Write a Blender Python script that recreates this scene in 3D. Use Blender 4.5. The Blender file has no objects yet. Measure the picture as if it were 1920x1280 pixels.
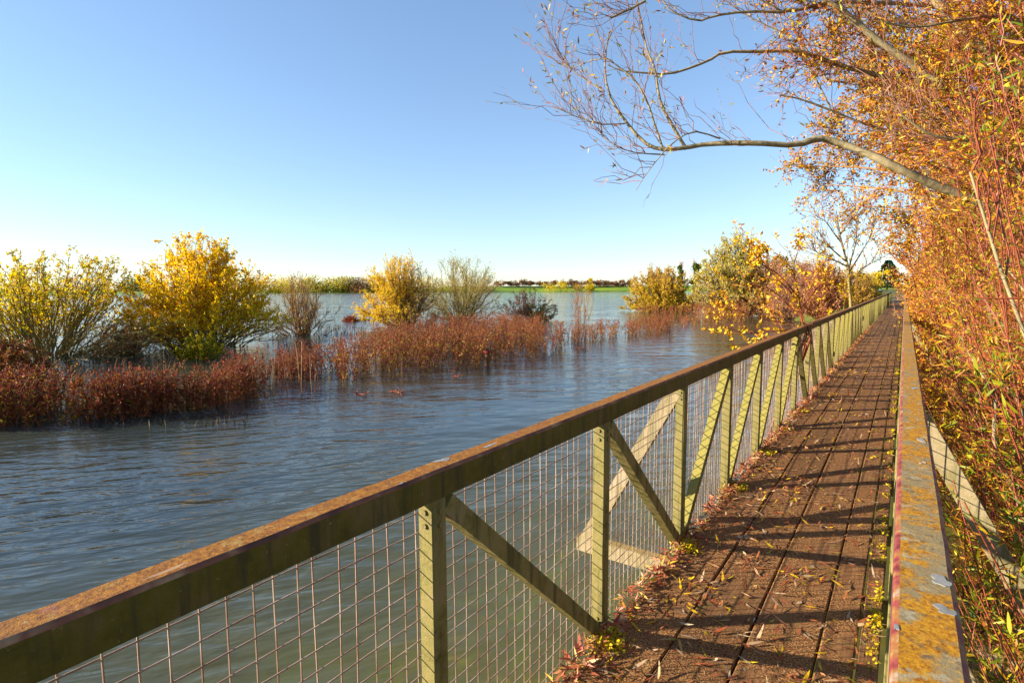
import bpy, math
import numpy as np

# ------------------------------------------------------------------ camera, sky, sun
SC = bpy.context.scene
COL = SC.collection
RNG = np.random.default_rng(11)
WATER = 0.0
CZ = 2.9                                   # camera height above the water
F_PX, PITCH, YAW, ROLL = 1039.3, 0.09554, 0.61476, -0.0036     # focal length in px of a 1920 wide picture
CAM = np.array((0.0, 0.0, CZ))
_fh = np.array((-math.sin(YAW), math.cos(YAW), 0)); _r = np.array((math.cos(YAW), math.sin(YAW), 0)); _u = np.array((0, 0, 1.0))
_fw = _fh * math.cos(PITCH) - _u * math.sin(PITCH); _cu = _u * math.cos(PITCH) + _fh * math.sin(PITCH)
_c, _s = math.cos(ROLL), math.sin(ROLL)
CR, CU, CF = _r * _c + _cu * _s, _cu * _c - _r * _s, _fw
cam_data = bpy.data.cameras.new("camera"); cam = bpy.data.objects.new("camera", cam_data); COL.objects.link(cam)
from mathutils import Matrix
cam.matrix_world = Matrix(((CR[0], CU[0], -CF[0], 0), (CR[1], CU[1], -CF[1], 0), (CR[2], CU[2], -CF[2], CZ), (0, 0, 0, 1)))
cam_data.sensor_width = 36; cam_data.lens = F_PX / 1920 * 36
cam_data.clip_start = 0.05; cam_data.clip_end = 12000
SC.camera = cam

SUN_ELEV, SUN_AZ = math.radians(18), math.radians(39.5)        # light travels +X, +Y (39.5 deg from X) and down
LIGHT = np.array((math.cos(SUN_AZ) * math.cos(SUN_ELEV), math.sin(SUN_AZ) * math.cos(SUN_ELEV), -math.sin(SUN_ELEV)))
world = bpy.data.worlds.new("World"); SC.world = world; world.use_nodes = True
wn = world.node_tree.nodes; wl = world.node_tree.links
sky = wn.new("ShaderNodeTexSky"); sky.sky_type = 'NISHITA'; sky.sun_disc = False
sky.sun_elevation = SUN_ELEV; sky.sun_rotation = math.atan2(-LIGHT[0], -LIGHT[1]) % (2 * math.pi)
sky.air_density = 1.0; sky.dust_density = 0.0; sky.ozone_density = 2.0
tint = wn.new("ShaderNodeMix"); tint.data_type = 'RGBA'; tint.blend_type = 'MULTIPLY'; tint.inputs[0].default_value = 1
gam = wn.new("ShaderNodeGamma"); gam.inputs[1].default_value = 0.78
wl.new(sky.outputs[0], gam.inputs[0]); wl.new(gam.outputs[0], tint.inputs[6]); tint.inputs[7].default_value = (1.14, 1.28, 1.49, 1)
wl.new(tint.outputs[2], wn["Background"].inputs[0]); wn["Background"].inputs[1].default_value = 0.075
sun_d = bpy.data.lights.new("sun", 'SUN'); sun_d.energy = 5.0; sun_d.angle = math.radians(0.5); sun_d.color = (1.0, 0.91, 0.76)
sun = bpy.data.objects.new("sun", sun_d); COL.objects.link(sun)
from mathutils import Vector
sun.rotation_mode = 'QUATERNION'; sun.rotation_quaternion = Vector(LIGHT).to_track_quat('-Z', 'Y')
SC.view_settings.view_transform = 'Standard'; SC.view_settings.look = 'None'; SC.view_settings.gamma = 1
SC.view_settings.exposure = 1.6

# ------------------------------------------------------------------ helpers
def ray(u, v):
    return CF + CR * (u - 960) / F_PX - CU * (v - 640) / F_PX
def W(u, v, D):                              # where something seen there at depth D stands
    return CAM + ray(u, v) * D
def G(u, v, z=WATER):                        # ... where it meets the water
    d = ray(u, v); return CAM + d * (z - CZ) / d[2]
def depth(p):
    return float((np.asarray(p) - CAM) @ CF)
def nrm(a):
    return a / np.maximum(np.linalg.norm(a, axis=-1, keepdims=True), 1e-9)
def rnd(*s):
    return RNG.random(s)
def rdir(n):
    return nrm(RNG.normal(size=(n, 3)))

class MB:
    def __init__(s): s.v = []; s.q = []; s.m = []; s.n = 0
    def add(s, v, q, m=0):
        v = np.asarray(v, np.float32).reshape(-1, 3); q = np.asarray(q, np.int64).reshape(-1, 4)
        s.v.append(v); s.q.append(q + s.n); s.m.append(np.full(len(q), m, np.int32)); s.n += len(v)
    def box(s, lo, hi, m=0):
        x0, y0, z0 = lo; x1, y1, z1 = hi
        v = [(x0, y0, z0), (x1, y0, z0), (x1, y1, z0), (x0, y1, z0), (x0, y0, z1), (x1, y0, z1), (x1, y1, z1), (x0, y1, z1)]
        s.add(v, [(0, 3, 2, 1), (4, 5, 6, 7), (0, 1, 5, 4), (1, 2, 6, 5), (2, 3, 7, 6), (3, 0, 4, 7)], m)
    def mesh(s, name, mats, smooth=False):
        me = bpy.data.meshes.new(name)
        v = np.concatenate(s.v); q = np.concatenate(s.q)
        me.vertices.add(len(v)); me.vertices.foreach_set("co", v.ravel())
        me.loops.add(q.size); me.loops.foreach_set("vertex_index", q.ravel().astype(np.int32))
        me.polygons.add(len(q)); me.polygons.foreach_set("loop_start", (np.arange(len(q)) * 4).astype(np.int32))
        for m in (mats if isinstance(mats, (list, tuple)) else [mats]): me.materials.append(m)
        me.polygons.foreach_set("material_index", np.concatenate(s.m))
        me.update(calc_edges=True); me.validate()
        me.polygons.foreach_set("use_smooth", np.full(len(me.polygons), smooth))
        return me
    def build(s, name, mats, parent=None, smooth=False, at=None):
        if s.n == 0: return None
        if at is not None:
            for a in s.v: a -= np.asarray(at, np.float32)
        o = bpy.data.objects.new(name, s.mesh(name, mats, smooth)); COL.objects.link(o)
        if parent is not None: o.parent = parent
        elif at is not None: o.location = [float(x) for x in at]
        return o

def tag(o, label=None, cat=None, group=None, kind=None):
    if label: o["label"] = label
    if cat: o["category"] = cat
    if group: o["group"] = group
    if kind: o["kind"] = kind
    return o
def thing(name, label, cat, loc, group=None):
    o = bpy.data.objects.new(name, None); COL.objects.link(o); o.location = [float(x) for x in loc]
    o.empty_display_size = 0.2
    return tag(o, label, cat, group)

def tubes(P, R, S=4):
    P = np.asarray(P, float); N, K, _ = P.shape
    R = np.broadcast_to(np.asarray(R, float), (N, K))
    T = nrm(np.gradient(P, axis=1))
    ref = np.zeros((N, 1, 3)); ax = np.argmin(np.abs(T.mean(1)), axis=1); ref[np.arange(N), 0, ax] = 1
    U = nrm(np.cross(T, ref)); V = np.cross(T, U)
    a = np.arange(S) * 2 * math.pi / S
    v = P[:, :, None] + R[:, :, None, None] * (np.cos(a)[:, None] * U[:, :, None] + np.sin(a)[:, None] * V[:, :, None])
    i = np.arange(N)[:, None, None] * K * S; k = np.arange(K - 1)[None, :, None] * S; s = np.arange(S)[None, None]
    s2 = (s + 1) % S
    q = np.stack(np.broadcast_arrays(i + k + s, i + k + s2, i + k + S + s2, i + k + S + s), -1)
    return v.reshape(-1, 3), q.reshape(-1, 4)

def spline(pts, K):                          # Catmull-Rom resample
    p = np.asarray(pts, float); n = len(p)
    p = np.vstack([2 * p[0] - p[1], p, 2 * p[-1] - p[-2]])
    t = np.linspace(0, n - 1 - 1e-6, K); i = t.astype(int); f = (t - i)[:, None]
    a, b, c, d = p[i], p[i + 1], p[i + 2], p[i + 3]
    return .5 * ((2 * b) + (-a + c) * f + (2 * a - 5 * b + 4 * c - d) * f ** 2 + (-a + 3 * b - 3 * c + d) * f ** 3)

def along(P, idx, t):                        # point and tangent at parameter t of polylines P[idx]
    K = P.shape[1]; x = np.clip(t, 0, 1) * (K - 1); i = np.minimum(x.astype(int), K - 2); f = (x - i)[:, None]
    a, b = P[idx, i], P[idx, i + 1]
    return a + (b - a) * f, nrm(b - a)

def shoots(P, n, t0, t1, L, tang=.6, spread=.7, bias=(0, 0, .4), bend=(0, 0, 0), K=5, wig=.05, taper=.5):
    n = int(n); idx = RNG.integers(0, len(P), n); t = t0 + (t1 - t0) * rnd(n)
    b, T = along(P, idx, t)
    d = nrm(T * tang + rdir(n) * spread + np.asarray(bias))
    ln = (L[0] + (L[1] - L[0]) * rnd(n)) * (1 - taper * t)
    s = np.linspace(0, 1, K)[None, :, None]; l3 = ln[:, None, None]
    p = b[:, None] + d[:, None] * l3 * s + (np.asarray(bend) + rdir(n) * .25)[:, None] * l3 * s ** 2
    p[:, 1:] += RNG.normal(size=(n, K - 1, 3)) * wig * l3 * .5
    return p

FACE = -LIGHT * .6 + np.array((0, 0, .25))         # blades turn towards the light
def leaf_kites(P, n, t0, t1, size, aspect=.5, tang=.4, bias=(0, 0, -.1), keep=None):
    n = int(n); idx = RNG.integers(0, len(P), n)
    b, T = along(P, idx, t0 + (t1 - t0) * rnd(n))
    if keep is not None:
        k = keep(b); b, T = b[k], T[k]; n = len(b)
    d = nrm(T * tang + rdir(n) + np.asarray(bias)); sd = nrm(np.cross(d, rdir(n) * .75 + FACE)); nn = np.cross(d, sd)
    L = (size[0] + (size[1] - size[0]) * rnd(n) ** 1.5)[:, None]; w = L * aspect * .5
    v = np.stack([b, b + d * L * .45 + sd * w + nn * w * .4, b + d * L, b + d * L * .45 - sd * w + nn * w * .4], 1)
    return v.reshape(-1, 3), np.arange(n * 4).reshape(n, 4)

def leaf_lances(b, d, sd, L, w, curl):       # long narrow leaf: 3 quads, bent
    n = len(b); nn = np.cross(d, sd); L = L[:, None]; w = w[:, None]; curl = curl[:, None]
    rows = []
    for s, k in ((0, .12), (.3, 1.0), (.65, .75), (1.0, .04)):
        c = b + d * L * s + nn * L * curl * s * s
        rows += [c - sd * w * .5 * k, c + sd * w * .5 * k]
    v = np.stack(rows, 1); q0 = np.array([(0, 1, 3, 2), (2, 3, 5, 4), (4, 5, 7, 6)])
    return v.reshape(-1, 3), (np.arange(n)[:, None, None] * 8 + q0).reshape(-1, 4)

def lances_on(P, n, t0, t1, size, aspect=.13, tang=.7, bias=(0, 0, -.15), curl=.25, keep=None):
    n = int(n); idx = RNG.integers(0, len(P), n)
    b, T = along(P, idx, t0 + (t1 - t0) * rnd(n))
    if keep is not None:
        k = keep(b); b, T = b[k], T[k]; n = len(b)
    d = nrm(T * tang + rdir(n) * .75 + np.asarray(bias)); sd = nrm(np.cross(d, rdir(n) * .8 + FACE))
    L = size[0] + (size[1] - size[0]) * rnd(n)
    return leaf_lances(b, d, sd, L, L * aspect * (.7 + .6 * rnd(n)), RNG.normal(size=n) * curl)

# ------------------------------------------------------------------ materials
def new_mat(name):
    m = bpy.data.materials.new(name); m.use_nodes = True
    return m, m.node_tree.nodes, m.node_tree.links, m.node_tree.nodes["Principled BSDF"]
def ramp(nodes, stops, interp='LINEAR'):
    r = nodes.new("ShaderNodeValToRGB"); r.color_ramp.interpolation = interp
    e = r.color_ramp.elements
    while len(e) < len(stops): e.new(0.5)
    for el, (p, c) in zip(e, stops):
        lum = .3 * c[0] + .6 * c[1] + .1 * c[2]
        el.position = p; el.color = (*[max(.004, min(.9, (lum + (x - lum) * 1.22) * .84)) for x in c], 1)
    return r
def noise(nodes, links, scale, detail=6, rough=.55, vec=None, dist=0):
    t = nodes.new("ShaderNodeTexNoise"); t.inputs["Scale"].default_value = scale; t.inputs["Detail"].default_value = detail
    t.inputs["Roughness"].default_value = rough; t.inputs["Distortion"].default_value = dist
    if vec is None:
        tc = nodes.new("ShaderNodeTexCoord"); vec = tc.outputs["Object"]
    links.new(vec, t.inputs["Vector"]); return t
def mix(nodes, links, fac, a, b):
    x = nodes.new("ShaderNodeMix"); x.data_type = 'RGBA'
    if isinstance(fac, (int, float)): x.inputs[0].default_value = fac
    else: links.new(fac, x.inputs[0])
    for i, c in ((6, a), (7, b)):
        if isinstance(c, tuple): x.inputs[i].default_value = (*c, 1)
        else: links.new(c, x.inputs[i])
    return x.outputs[2]
def step(nodes, links, val, lo, hi):
    m = nodes.new("ShaderNodeMapRange"); m.inputs[1].default_value = lo; m.inputs[2].default_value = hi
    links.new(val, m.inputs[0]); return m.outputs[0]
def bump(nodes, links, b, h, strength, dist):
    n = nodes.new("ShaderNodeBump"); n.inputs["Strength"].default_value = strength; n.inputs["Distance"].default_value = dist
    links.new(h, n.inputs["Height"]); links.new(n.outputs[0], b.inputs["Normal"])

def leaf_mat(name, stops, trans=.25, rough=.5):
    m, n, l, b = new_mat(name)
    g = n.new("ShaderNodeNewGeometry"); r = ramp(n, stops); l.new(g.outputs["Random Per Island"], r.inputs[0])
    l.new(r.outputs[0], b.inputs["Base Color"]); b.inputs["Roughness"].default_value = rough
    b.inputs["Specular IOR Level"].default_value = .3
    t = n.new("ShaderNodeBsdfTranslucent"); l.new(r.outputs[0], t.inputs[0])
    mx = n.new("ShaderNodeMixShader"); mx.inputs[0].default_value = trans
    l.new(b.outputs[0], mx.inputs[1]); l.new(t.outputs[0], mx.inputs[2]); l.new(mx.outputs[0], n["Material Output"].inputs[0])
    return m
def noise_mat(name, stops, scale, rough=.8, bmp=0, detail=6, spec=.3):
    m, n, l, b = new_mat(name)
    t = noise(n, l, scale, detail); r = ramp(n, stops); l.new(t.outputs[0], r.inputs[0]); l.new(r.outputs[0], b.inputs["Base Color"])
    b.inputs["Roughness"].default_value = rough; b.inputs["Specular IOR Level"].default_value = spec
    if bmp: bump(n, l, b, t.outputs[0], bmp, .01)
    return m

M = {}
M['twig_red'] = noise_mat('red_bark', [(.3, (.14, .036, .022)), (.7, (.30, .095, .052))], 9, .5)
M['twig_brown'] = noise_mat('brown_bark', [(.3, (.15, .085, .04)), (.7, (.30, .18, .09))], 6)
M['twig_olive'] = noise_mat('olive_bark', [(.3, (.17, .13, .05)), (.7, (.34, .26, .11))], 6)
M['twig_pale'] = noise_mat('pale_bark', [(.25, (.12, .085, .04)), (.45, (.27, .22, .13)), (.75, (.40, .33, .21))], 14, .8, .8)
M['twig_pink'] = noise_mat('pinkish_bark', [(.3, (.19, .09, .065)), (.7, (.34, .19, .13))], 6)
M['bark_dark'] = noise_mat('dark_bark', [(.3, (.05, .035, .02)), (.7, (.16, .11, .06))], 12, .9, .6)
M['leaf_willow'] = leaf_mat('willow_leaf', [(0, (.14, .18, .015)), (.25, (.34, .32, .02)), (.50, (.66, .45, .025)), (.66, (.58, .27, .025)), (.86, (.28, .075, .025)), (1, (.32, .17, .09))])
M['leaf_willow_green'] = leaf_mat('green_willow_leaf', [(0, (.07, .10, .012)), (.35, (.17, .20, .018)), (.6, (.38, .33, .025)), (.8, (.46, .26, .025)), (1, (.24, .08, .03))])
M['leaf_orange'] = leaf_mat('orange_leaf', [(0, (.20, .22, .02)), (.20, (.58, .40, .02)), (.48, (.66, .34, .02)), (.68, (.52, .18, .02)), (.88, (.28, .08, .02)), (1, (.30, .14, .05))], .25)
M['leaf_yellow'] = leaf_mat('yellow_leaf', [(0, (.70, .62, .02)), (.35, (1.05, .76, .018)), (.8, (1.05, .62, .014)), (1, (.62, .34, .02))], .48)
M['leaf_gold'] = leaf_mat('golden_oval_leaf', [(0, (.80, .60, .04)), (.5, (.80, .50, .03)), (.85, (.62, .31, .02)), (1, (.38, .14, .02))], .32)
M['leaf_lime'] = leaf_mat('yellow_green_leaf', [(0, (.44, .44, .035)), (.5, (.78, .62, .04)), (1, (.88, .52, .03))], .45)
M['leaf_pale'] = leaf_mat('pale_olive_leaf', [(0, (.34, .33, .08)), (.6, (.56, .45, .12)), (1, (.62, .44, .09))], .35)
M['leaf_green'] = leaf_mat('dark_green_leaf', [(0, (.05, .09, .012)), (.6, (.12, .16, .02)), (1, (.25, .25, .03))])
M['leaf_tan'] = leaf_mat('tan_leaf', [(0, (.42, .31, .08)), (.5, (.64, .42, .09)), (1, (.52, .25, .09))], .35)
M['leaf_rust'] = leaf_mat('rust_leaf', [(0, (.30, .13, .07)), (.5, (.40, .19, .11)), (1, (.45, .27, .12))])
M['leaf_hedge'] = leaf_mat('hedge_leaf', [(0, (.16, .07, .03)), (1, (.30, .14, .06))], .1)
M['leaf_dock'] = leaf_mat('dock_seed', [(0, (.15, .030, .019)), (.45, (.32, .068, .037)), (.84, (.47, .14, .07)), (.93, (.34, .26, .03)), (1, (.22, .25, .03))], .22, .8)
M['leaf_bramble'] = leaf_mat('bramble_leaf', [(0, (.25, .07, .05)), (.5, (.40, .14, .08)), (.8, (.34, .22, .05)), (1, (.2, .2, .03))])
M['leaf_conifer'] = leaf_mat('conifer_needle', [(0, (.018, .05, .022)), (1, (.05, .10, .04))], .05)
M['litter'] = leaf_mat('dead_leaf', [(0, (.22, .06, .035)), (.35, (.36, .13, .06)), (.55, (.46, .28, .16)), (.7, (.50, .39, .27)), (.8, (.45, .25, .04)), (.9, (.70, .45, .03)), (1, (.28, .24, .03))], .1)
M['litter_yellow'] = leaf_mat('yellow_moss_bits', [(0, (.62, .40, .02)), (.6, (.55, .42, .03)), (1, (.36, .34, .04))], .1)
M['litter_red'] = leaf_mat('reddish_dead_leaf', [(0, (.26, .06, .04)), (.5, (.42, .15, .08)), (.8, (.55, .33, .2)), (1, (.6, .4, .08))], .1)

def water_mat():
    m, n, l, b = new_mat('river_water')
    tc = n.new("ShaderNodeTexCoord")
    def mapped(rot, sx, sy):                 # pattern drawn out along the direction rot
        mp = n.new("ShaderNodeMapping"); mp.vector_type = 'TEXTURE'; mp.inputs["Rotation"].default_value = (0, 0, math.radians(rot)); mp.inputs["Scale"].default_value = (1 / sx, 1 / sy, 1)
        l.new(tc.outputs["Object"], mp.inputs[0]); return mp.outputs[0]
    n1 = noise(n, l, 1.0, 2, .5, mapped(40, .45, 1.1), .3)
    n2 = noise(n, l, 1.0, 2.5, .5, mapped(52, 1.5, 4.6), .25)
    n3 = noise(n, l, 1.0, 2, .5, mapped(30, 5, 13), .2)
    calm = noise(n, l, .16, 3, .5, tc.outputs["Object"], .6)
    cm = step(n, l, calm.outputs[0], .38, .62)
    def mul(a, k):
        x = n.new("ShaderNodeMath"); x.operation = 'MULTIPLY'; l.new(a, x.inputs[0])
        if isinstance(k, (int, float)): x.inputs[1].default_value = k
        else: l.new(k, x.inputs[1])
        return x.outputs[0]
    def add(a, c):
        x = n.new("ShaderNodeMath"); x.operation = 'ADD'; l.new(a, x.inputs[0]); l.new(c, x.inputs[1]); return x.outputs[0]
    amp = n.new("ShaderNodeMapRange"); amp.inputs[3].default_value = .25; amp.inputs[4].default_value = 1.25; l.new(cm, amp.inputs[0])
    h = add(add(mul(n1.outputs[0], .060), mul(mul(n2.outputs[0], .034), amp.outputs[0])), mul(mul(n3.outputs[0], .0045), amp.outputs[0]))
    bump(n, l, b, h, 1.0, 1.0)
    # silt colour with weed beds near the bridge
    silt = noise(n, l, .3, 3, .5, tc.outputs["Object"])
    base = ramp(n, [(.3, (.030, .038, .036)), (.7, (.050, .056, .045))]); l.new(silt.outputs[0], base.inputs[0])
    weed = noise(n, l, 1.0, 6, .65, mapped(-50, .9, 1.8), .5); wm = step(n, l, weed.outputs[0], .50, .72)
    sx = n.new("ShaderNodeSeparateXYZ"); l.new(tc.outputs["Object"], sx.inputs[0])
    near = step(n, l, sx.outputs[0], -4.2, -2.4)
    shoal = step(n, l, sx.outputs[0], -7.5, -1.8)
    col = mix(n, l, shoal, base.outputs[0], (.090, .084, .026))
    col = mix(n, l, mul(wm, near), col, (.10, .12, .010))
    col = mix(n, l, mul(step(n, l, noise(n, l, 1.0, 5, .6, mapped(20, 1.6, 1.6), .8).outputs[0], .56, .75), near), col, (.16, .125, .012))
    l.new(col, b.inputs["Base Color"]); b.inputs["Roughness"].default_value = .04; b.inputs["IOR"].default_value = 1.333
    return m
M['water'] = water_mat()

def metal_mat(name, top, side, chips):
    """weathered painted steel: growth on up-facing faces, algae on the sides, paint chips"""
    m, n, l, b = new_mat(name)
    g = n.new("ShaderNodeNewGeometry"); sx = n.new("ShaderNodeSeparateXYZ"); l.new(g.outputs["Normal"], sx.inputs[0])
    up = step(n, l, sx.outputs[2], .45, .75)
    fine = noise(n, l, 110, 8, .75); mid = noise(n, l, 11, 8, .72); big = noise(n, l, 3.5, 5, .6); grain = noise(n, l, 46, 8, .75); mid2 = noise(n, l, 17, 8, .7)
    t1 = ramp(n, top); l.new(fine.outputs[0], t1.inputs[0])
    tcol = t1.outputs[0]
    for nz, lo, hi, c in chips:
        src = {'fine': fine, 'mid': mid, 'big': big, 'grain': grain, 'mid2': mid2}[nz]
        tcol = mix(n, l, step(n, l, src.outputs[0], lo, hi), tcol, c)
    tcs = n.new('ShaderNodeTexCoord'); mps = n.new('ShaderNodeMapping'); mps.inputs['Scale'].default_value = (26, 26, 2.2); l.new(tcs.outputs['Object'], mps.inputs[0]); streak = noise(n, l, 1, 5, .6, mps.outputs[0])
    s1 = ramp(n, side); l.new(mid.outputs[0], s1.inputs[0])
    scol = mix(n, l, step(n, l, big.outputs[0], .56, .72), s1.outputs[0], side[-1][1])
    scol = mix(n, l, step(n, l, streak.outputs[0], .50, .66), scol, side[0][1])
    scol = mix(n, l, step(n, l, grain.outputs[0], .62, .70), scol, (.30, .22, .12))
    l.new(mix(n, l, up, scol, tcol), b.inputs["Base Color"]); b.inputs["Roughness"].default_value = .75
    b.inputs["Specular IOR Level"].default_value = .25
    bump(n, l, b, grain.outputs[0], .6, .006)
    return m
M['rail_rust'] = metal_mat('rusty_rail', [(.36, (.12, .045, .018)), (.5, (.27, .115, .035)), (.64, (.42, .21, .06))],
    [(.3, (.05, .04, .012)), (.5, (.10, .082, .018)), (.7, (.14, .095, .04))],
    [('mid', .58, .70, (.26, .09, .065)), ('mid2', .58, .66, (.30, .17, .04)), ('grain', .62, .68, (.44, .29, .12))])
M['rail_lichen'] = metal_mat('lichen_rail', [(.38, (.20, .085, .015)), (.5, (.42, .20, .022)), (.62, (.52, .30, .04))],
    [(.3, (.09, .03, .035)), (.6, (.20, .07, .07)), (.75, (.30, .14, .12))],
    [('mid', .49, .56, (.22, .165, .08)), ('grain', .54, .60, (.14, .09, .04)), ('mid2', .57, .63, (.30, .25, .15)), ('fine', .56, .62, (.46, .23, .02))])
M['rail_red'] = noise_mat('red_oxide_edge', [(.35, (.11, .022, .022)), (.47, (.22, .055, .05)), (.60, (.26, .13, .05)), (.70, (.34, .27, .22))], 26, .6, .3)
M['rail_edge'] = noise_mat('purple_worn_edge', [(.35, (.09, .035, .022)), (.55, (.19, .075, .045)), (.72, (.34, .22, .13))], 14, .6, .3)
M['steel'] = metal_mat('mossy_green_steel', [(.3, (.26, .23, .07)), (.7, (.34, .28, .11))],
    [(.28, (.085, .072, .020)), (.5, (.225, .190, .078)), (.72, (.27, .205, .11))], [])
M['beam'] = metal_mat('weathered_steel', [(.35, (.26, .19, .08)), (.65, (.36, .26, .12))], [(.3, (.13, .11, .04)), (.5, (.31, .25, .15)), (.72, (.36, .28, .19))], [('mid', .55, .62, (.38, .22, .03))])
M['wire'] = noise_mat('rusty_galvanised_wire', [(.35, (.24, .14, .095)), (.65, (.46, .35, .27))], 9, .5, 0, 4, .4)
M['paint'] = noise_mat('flaking_grey_paint', [(.3, (.20, .195, .18)), (.7, (.33, .32, .30))], 20, .6, .3)
def deck_mat():
    m, n, l, b = new_mat('gritted_timber')
    tc = n.new("ShaderNodeTexCoord")
    mp = n.new("ShaderNodeMapping"); mp.inputs["Scale"].default_value = (14, .9, 5); l.new(tc.outputs["Object"], mp.inputs[0])
    grain = noise(n, l, 3, 8, .65, mp.outputs[0]); grit = noise(n, l, 120, 3, .75, tc.outputs["Object"]); big = noise(n, l, 1.6, 5, .6, tc.outputs["Object"])
    r1 = ramp(n, [(.3, (.09, .042, .022)), (.5, (.18, .094, .048)), (.7, (.25, .145, .075))]); l.new(grain.outputs[0], r1.inputs[0])
    r2 = ramp(n, [(.38, (.045, .020, .010)), (.5, (.21, .102, .048)), (.64, (.50, .29, .14))]); l.new(grit.outputs[0], r2.inputs[0])
    msk = step(n, l, big.outputs[0], .40, .50)
    col = mix(n, l, msk, r1.outputs[0], r2.outputs[0])
    g = n.new("ShaderNodeNewGeometry")
    moss = noise(n, l, 5, 6, .65, tc.outputs["Object"])
    col = mix(n, l, step(n, l, moss.outputs[0], .62, .76), col, (.13, .13, .025))
    isl = n.new("ShaderNodeHueSaturation"); l.new(col, isl.inputs["Color"]); l.new(step(n, l, g.outputs["Random Per Island"], -1.6, 1.2), isl.inputs["Value"])
    isl.inputs["Value"].default_value = 1
    v = n.new("ShaderNodeMapRange"); v.inputs[3].default_value = .75; v.inputs[4].default_value = 1.2; l.new(g.outputs["Random Per Island"], v.inputs[0]); l.new(v.outputs[0], isl.inputs["Value"])
    l.new(isl.outputs[0], b.inputs["Base Color"]); b.inputs["Roughness"].default_value = .85; b.inputs["Specular IOR Level"].default_value = .2
    bump(n, l, b, mix(n, l, msk, grain.outputs[0], grit.outputs[0]), .7, .006)
    return m
M['deck'] = deck_mat()
M['soil'] = noise_mat('grassy_bank', [(.3, (.05, .05, .015)), (.5, (.09, .10, .02)), (.7, (.15, .12, .04))], 1.2, .95)
M['field'] = noise_mat('green_field', [(.3, (.12, .20, .025)), (.7, (.22, .30, .04))], .02, .95)
M['path'] = noise_mat('wet_tarmac', [(.3, (.10, .10, .11)), (.7, (.16, .16, .18))], .8, .25)
M['gravel'] = noise_mat('brown_gravel', [(.3, (.14, .075, .04)), (.7, (.24, .14, .08))], 8, .9)
M['timber'] = noise_mat('old_timber', [(.3, (.08, .045, .03)), (.7, (.2, .11, .07))], 6, .9, .5)
M['red_paint'] = noise_mat('red_marker', [(.3, (.28, .03, .02)), (.7, (.40, .06, .04))], 6, .6)
M['dock_stem'] = noise_mat('dock_stem_bark', [(.3, (.09, .035, .02)), (.7, (.20, .085, .045))], 6)
M['stalk'] = leaf_mat('dead_stalk', [(0, (.18, .07, .035)), (.5, (.30, .14, .07)), (1, (.40, .24, .12))], .05)

# ------------------------------------------------------------------ setting: water, ground, banks
def sheet(name, X, Y, Z, m, kind='structure'):
    nx, ny = X.shape; v = np.stack([X, Y, Z], -1).reshape(-1, 3)
    i = np.arange(nx - 1)[:, None] * ny; j = np.arange(ny - 1)[None]
    q = np.stack([i + j, i + ny + j, i + ny + j + 1, i + j + 1], -1).reshape(-1, 4)
    mb = MB(); mb.add(v, q); o = mb.build(name, m, smooth=True); tag(o, kind=kind); return o

def smooth(a, lo, hi):
    t = np.clip((a - lo) / (hi - lo), 0, 1); return t * t * (3 - 2 * t)
lin = np.array((-1500, -300, -80, -20, 0, 20, 80, 300, 1500.0))
sheet('water', *np.meshgrid(lin, lin, indexing='ij'), np.zeros((9, 9)), M['water'])

# far ground: a ring beyond the flooded meadow; a flood bank faces the river on the right half
rad = np.array((430, 452, 470, 486, 500, 530, 900, 2500, 9000.0)); az = np.linspace(0, 2 * math.pi, 181)
Rr, Aa = np.meshgrid(rad, az, indexing='ij')
wob = 12 * np.sin(3 * Aa) + 6 * np.sin(11 * Aa)
prof = np.array((-1.5, -.3, .4, 2.6, 4.6, 4.8, 4.6, 4.4, 4.2))[:, None]
prof = np.where((prof > 1) & (np.mod(Aa + math.pi, 2 * math.pi) - math.pi < -.74), .8 + prof * .12, prof + 0 * Aa)
sheet('field', np.sin(Aa) * (Rr + wob * (Rr < 600)), np.cos(Aa) * (Rr + wob * (Rr < 600)), prof + 0 * Aa, M['field'])

gx = np.concatenate([np.linspace(-60, -20, 14), np.linspace(-18, 6, 49), np.linspace(8, 90, 18)]); gy = np.concatenate([np.linspace(-12, 90, 103), np.linspace(95, 470, 40)])
X, Y = np.meshgrid(gx, gy, indexing='ij')
xl = np.interp(Y, (20, 30, 42, 56, 120, 470), (1, -1.5, -6, -9, -22, -60))
left = smooth(X, xl - 1, xl + 4) * smooth(Y, 25, 38)
right = smooth(X, .9, 4.0)
Zb = -.7 + 2.0 * np.maximum(left, right * .9) + .12 * np.sin(X * 1.7 + Y * .6) * np.sin(Y * 1.1 - X * .4)
Zb = np.minimum(Zb, np.where((np.abs(X + .5) < 1.2) & (Y < 66), 1.05, 9))
bank_z = lambda x, y: float(Zb[np.argmin(abs(gx - x)), np.argmin(abs(gy - y))])
sheet('river_bank', X, Y, Zb, M['soil'])
# tarmac path running on from the far end of the bridge
py = np.array((64, 80, 110, 160, 240, 340.0)); pc = np.array((-4.2, -4.6, -5.4, -6.6, -8.4, -10.6))
PX, PY = np.meshgrid((-1.3, 1.3), py, indexing='ij'); PX = PX + pc[None]
sheet('path', PX, PY, 1.52 + 0 * PX, M['path'])

PX, PY = np.meshgrid((-1.35, .45), (64.5, 80, 100, 200, 340), indexing='ij'); sheet('footpath', PX, PY, 1.335 + 0 * PX, M['gravel'])

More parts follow.
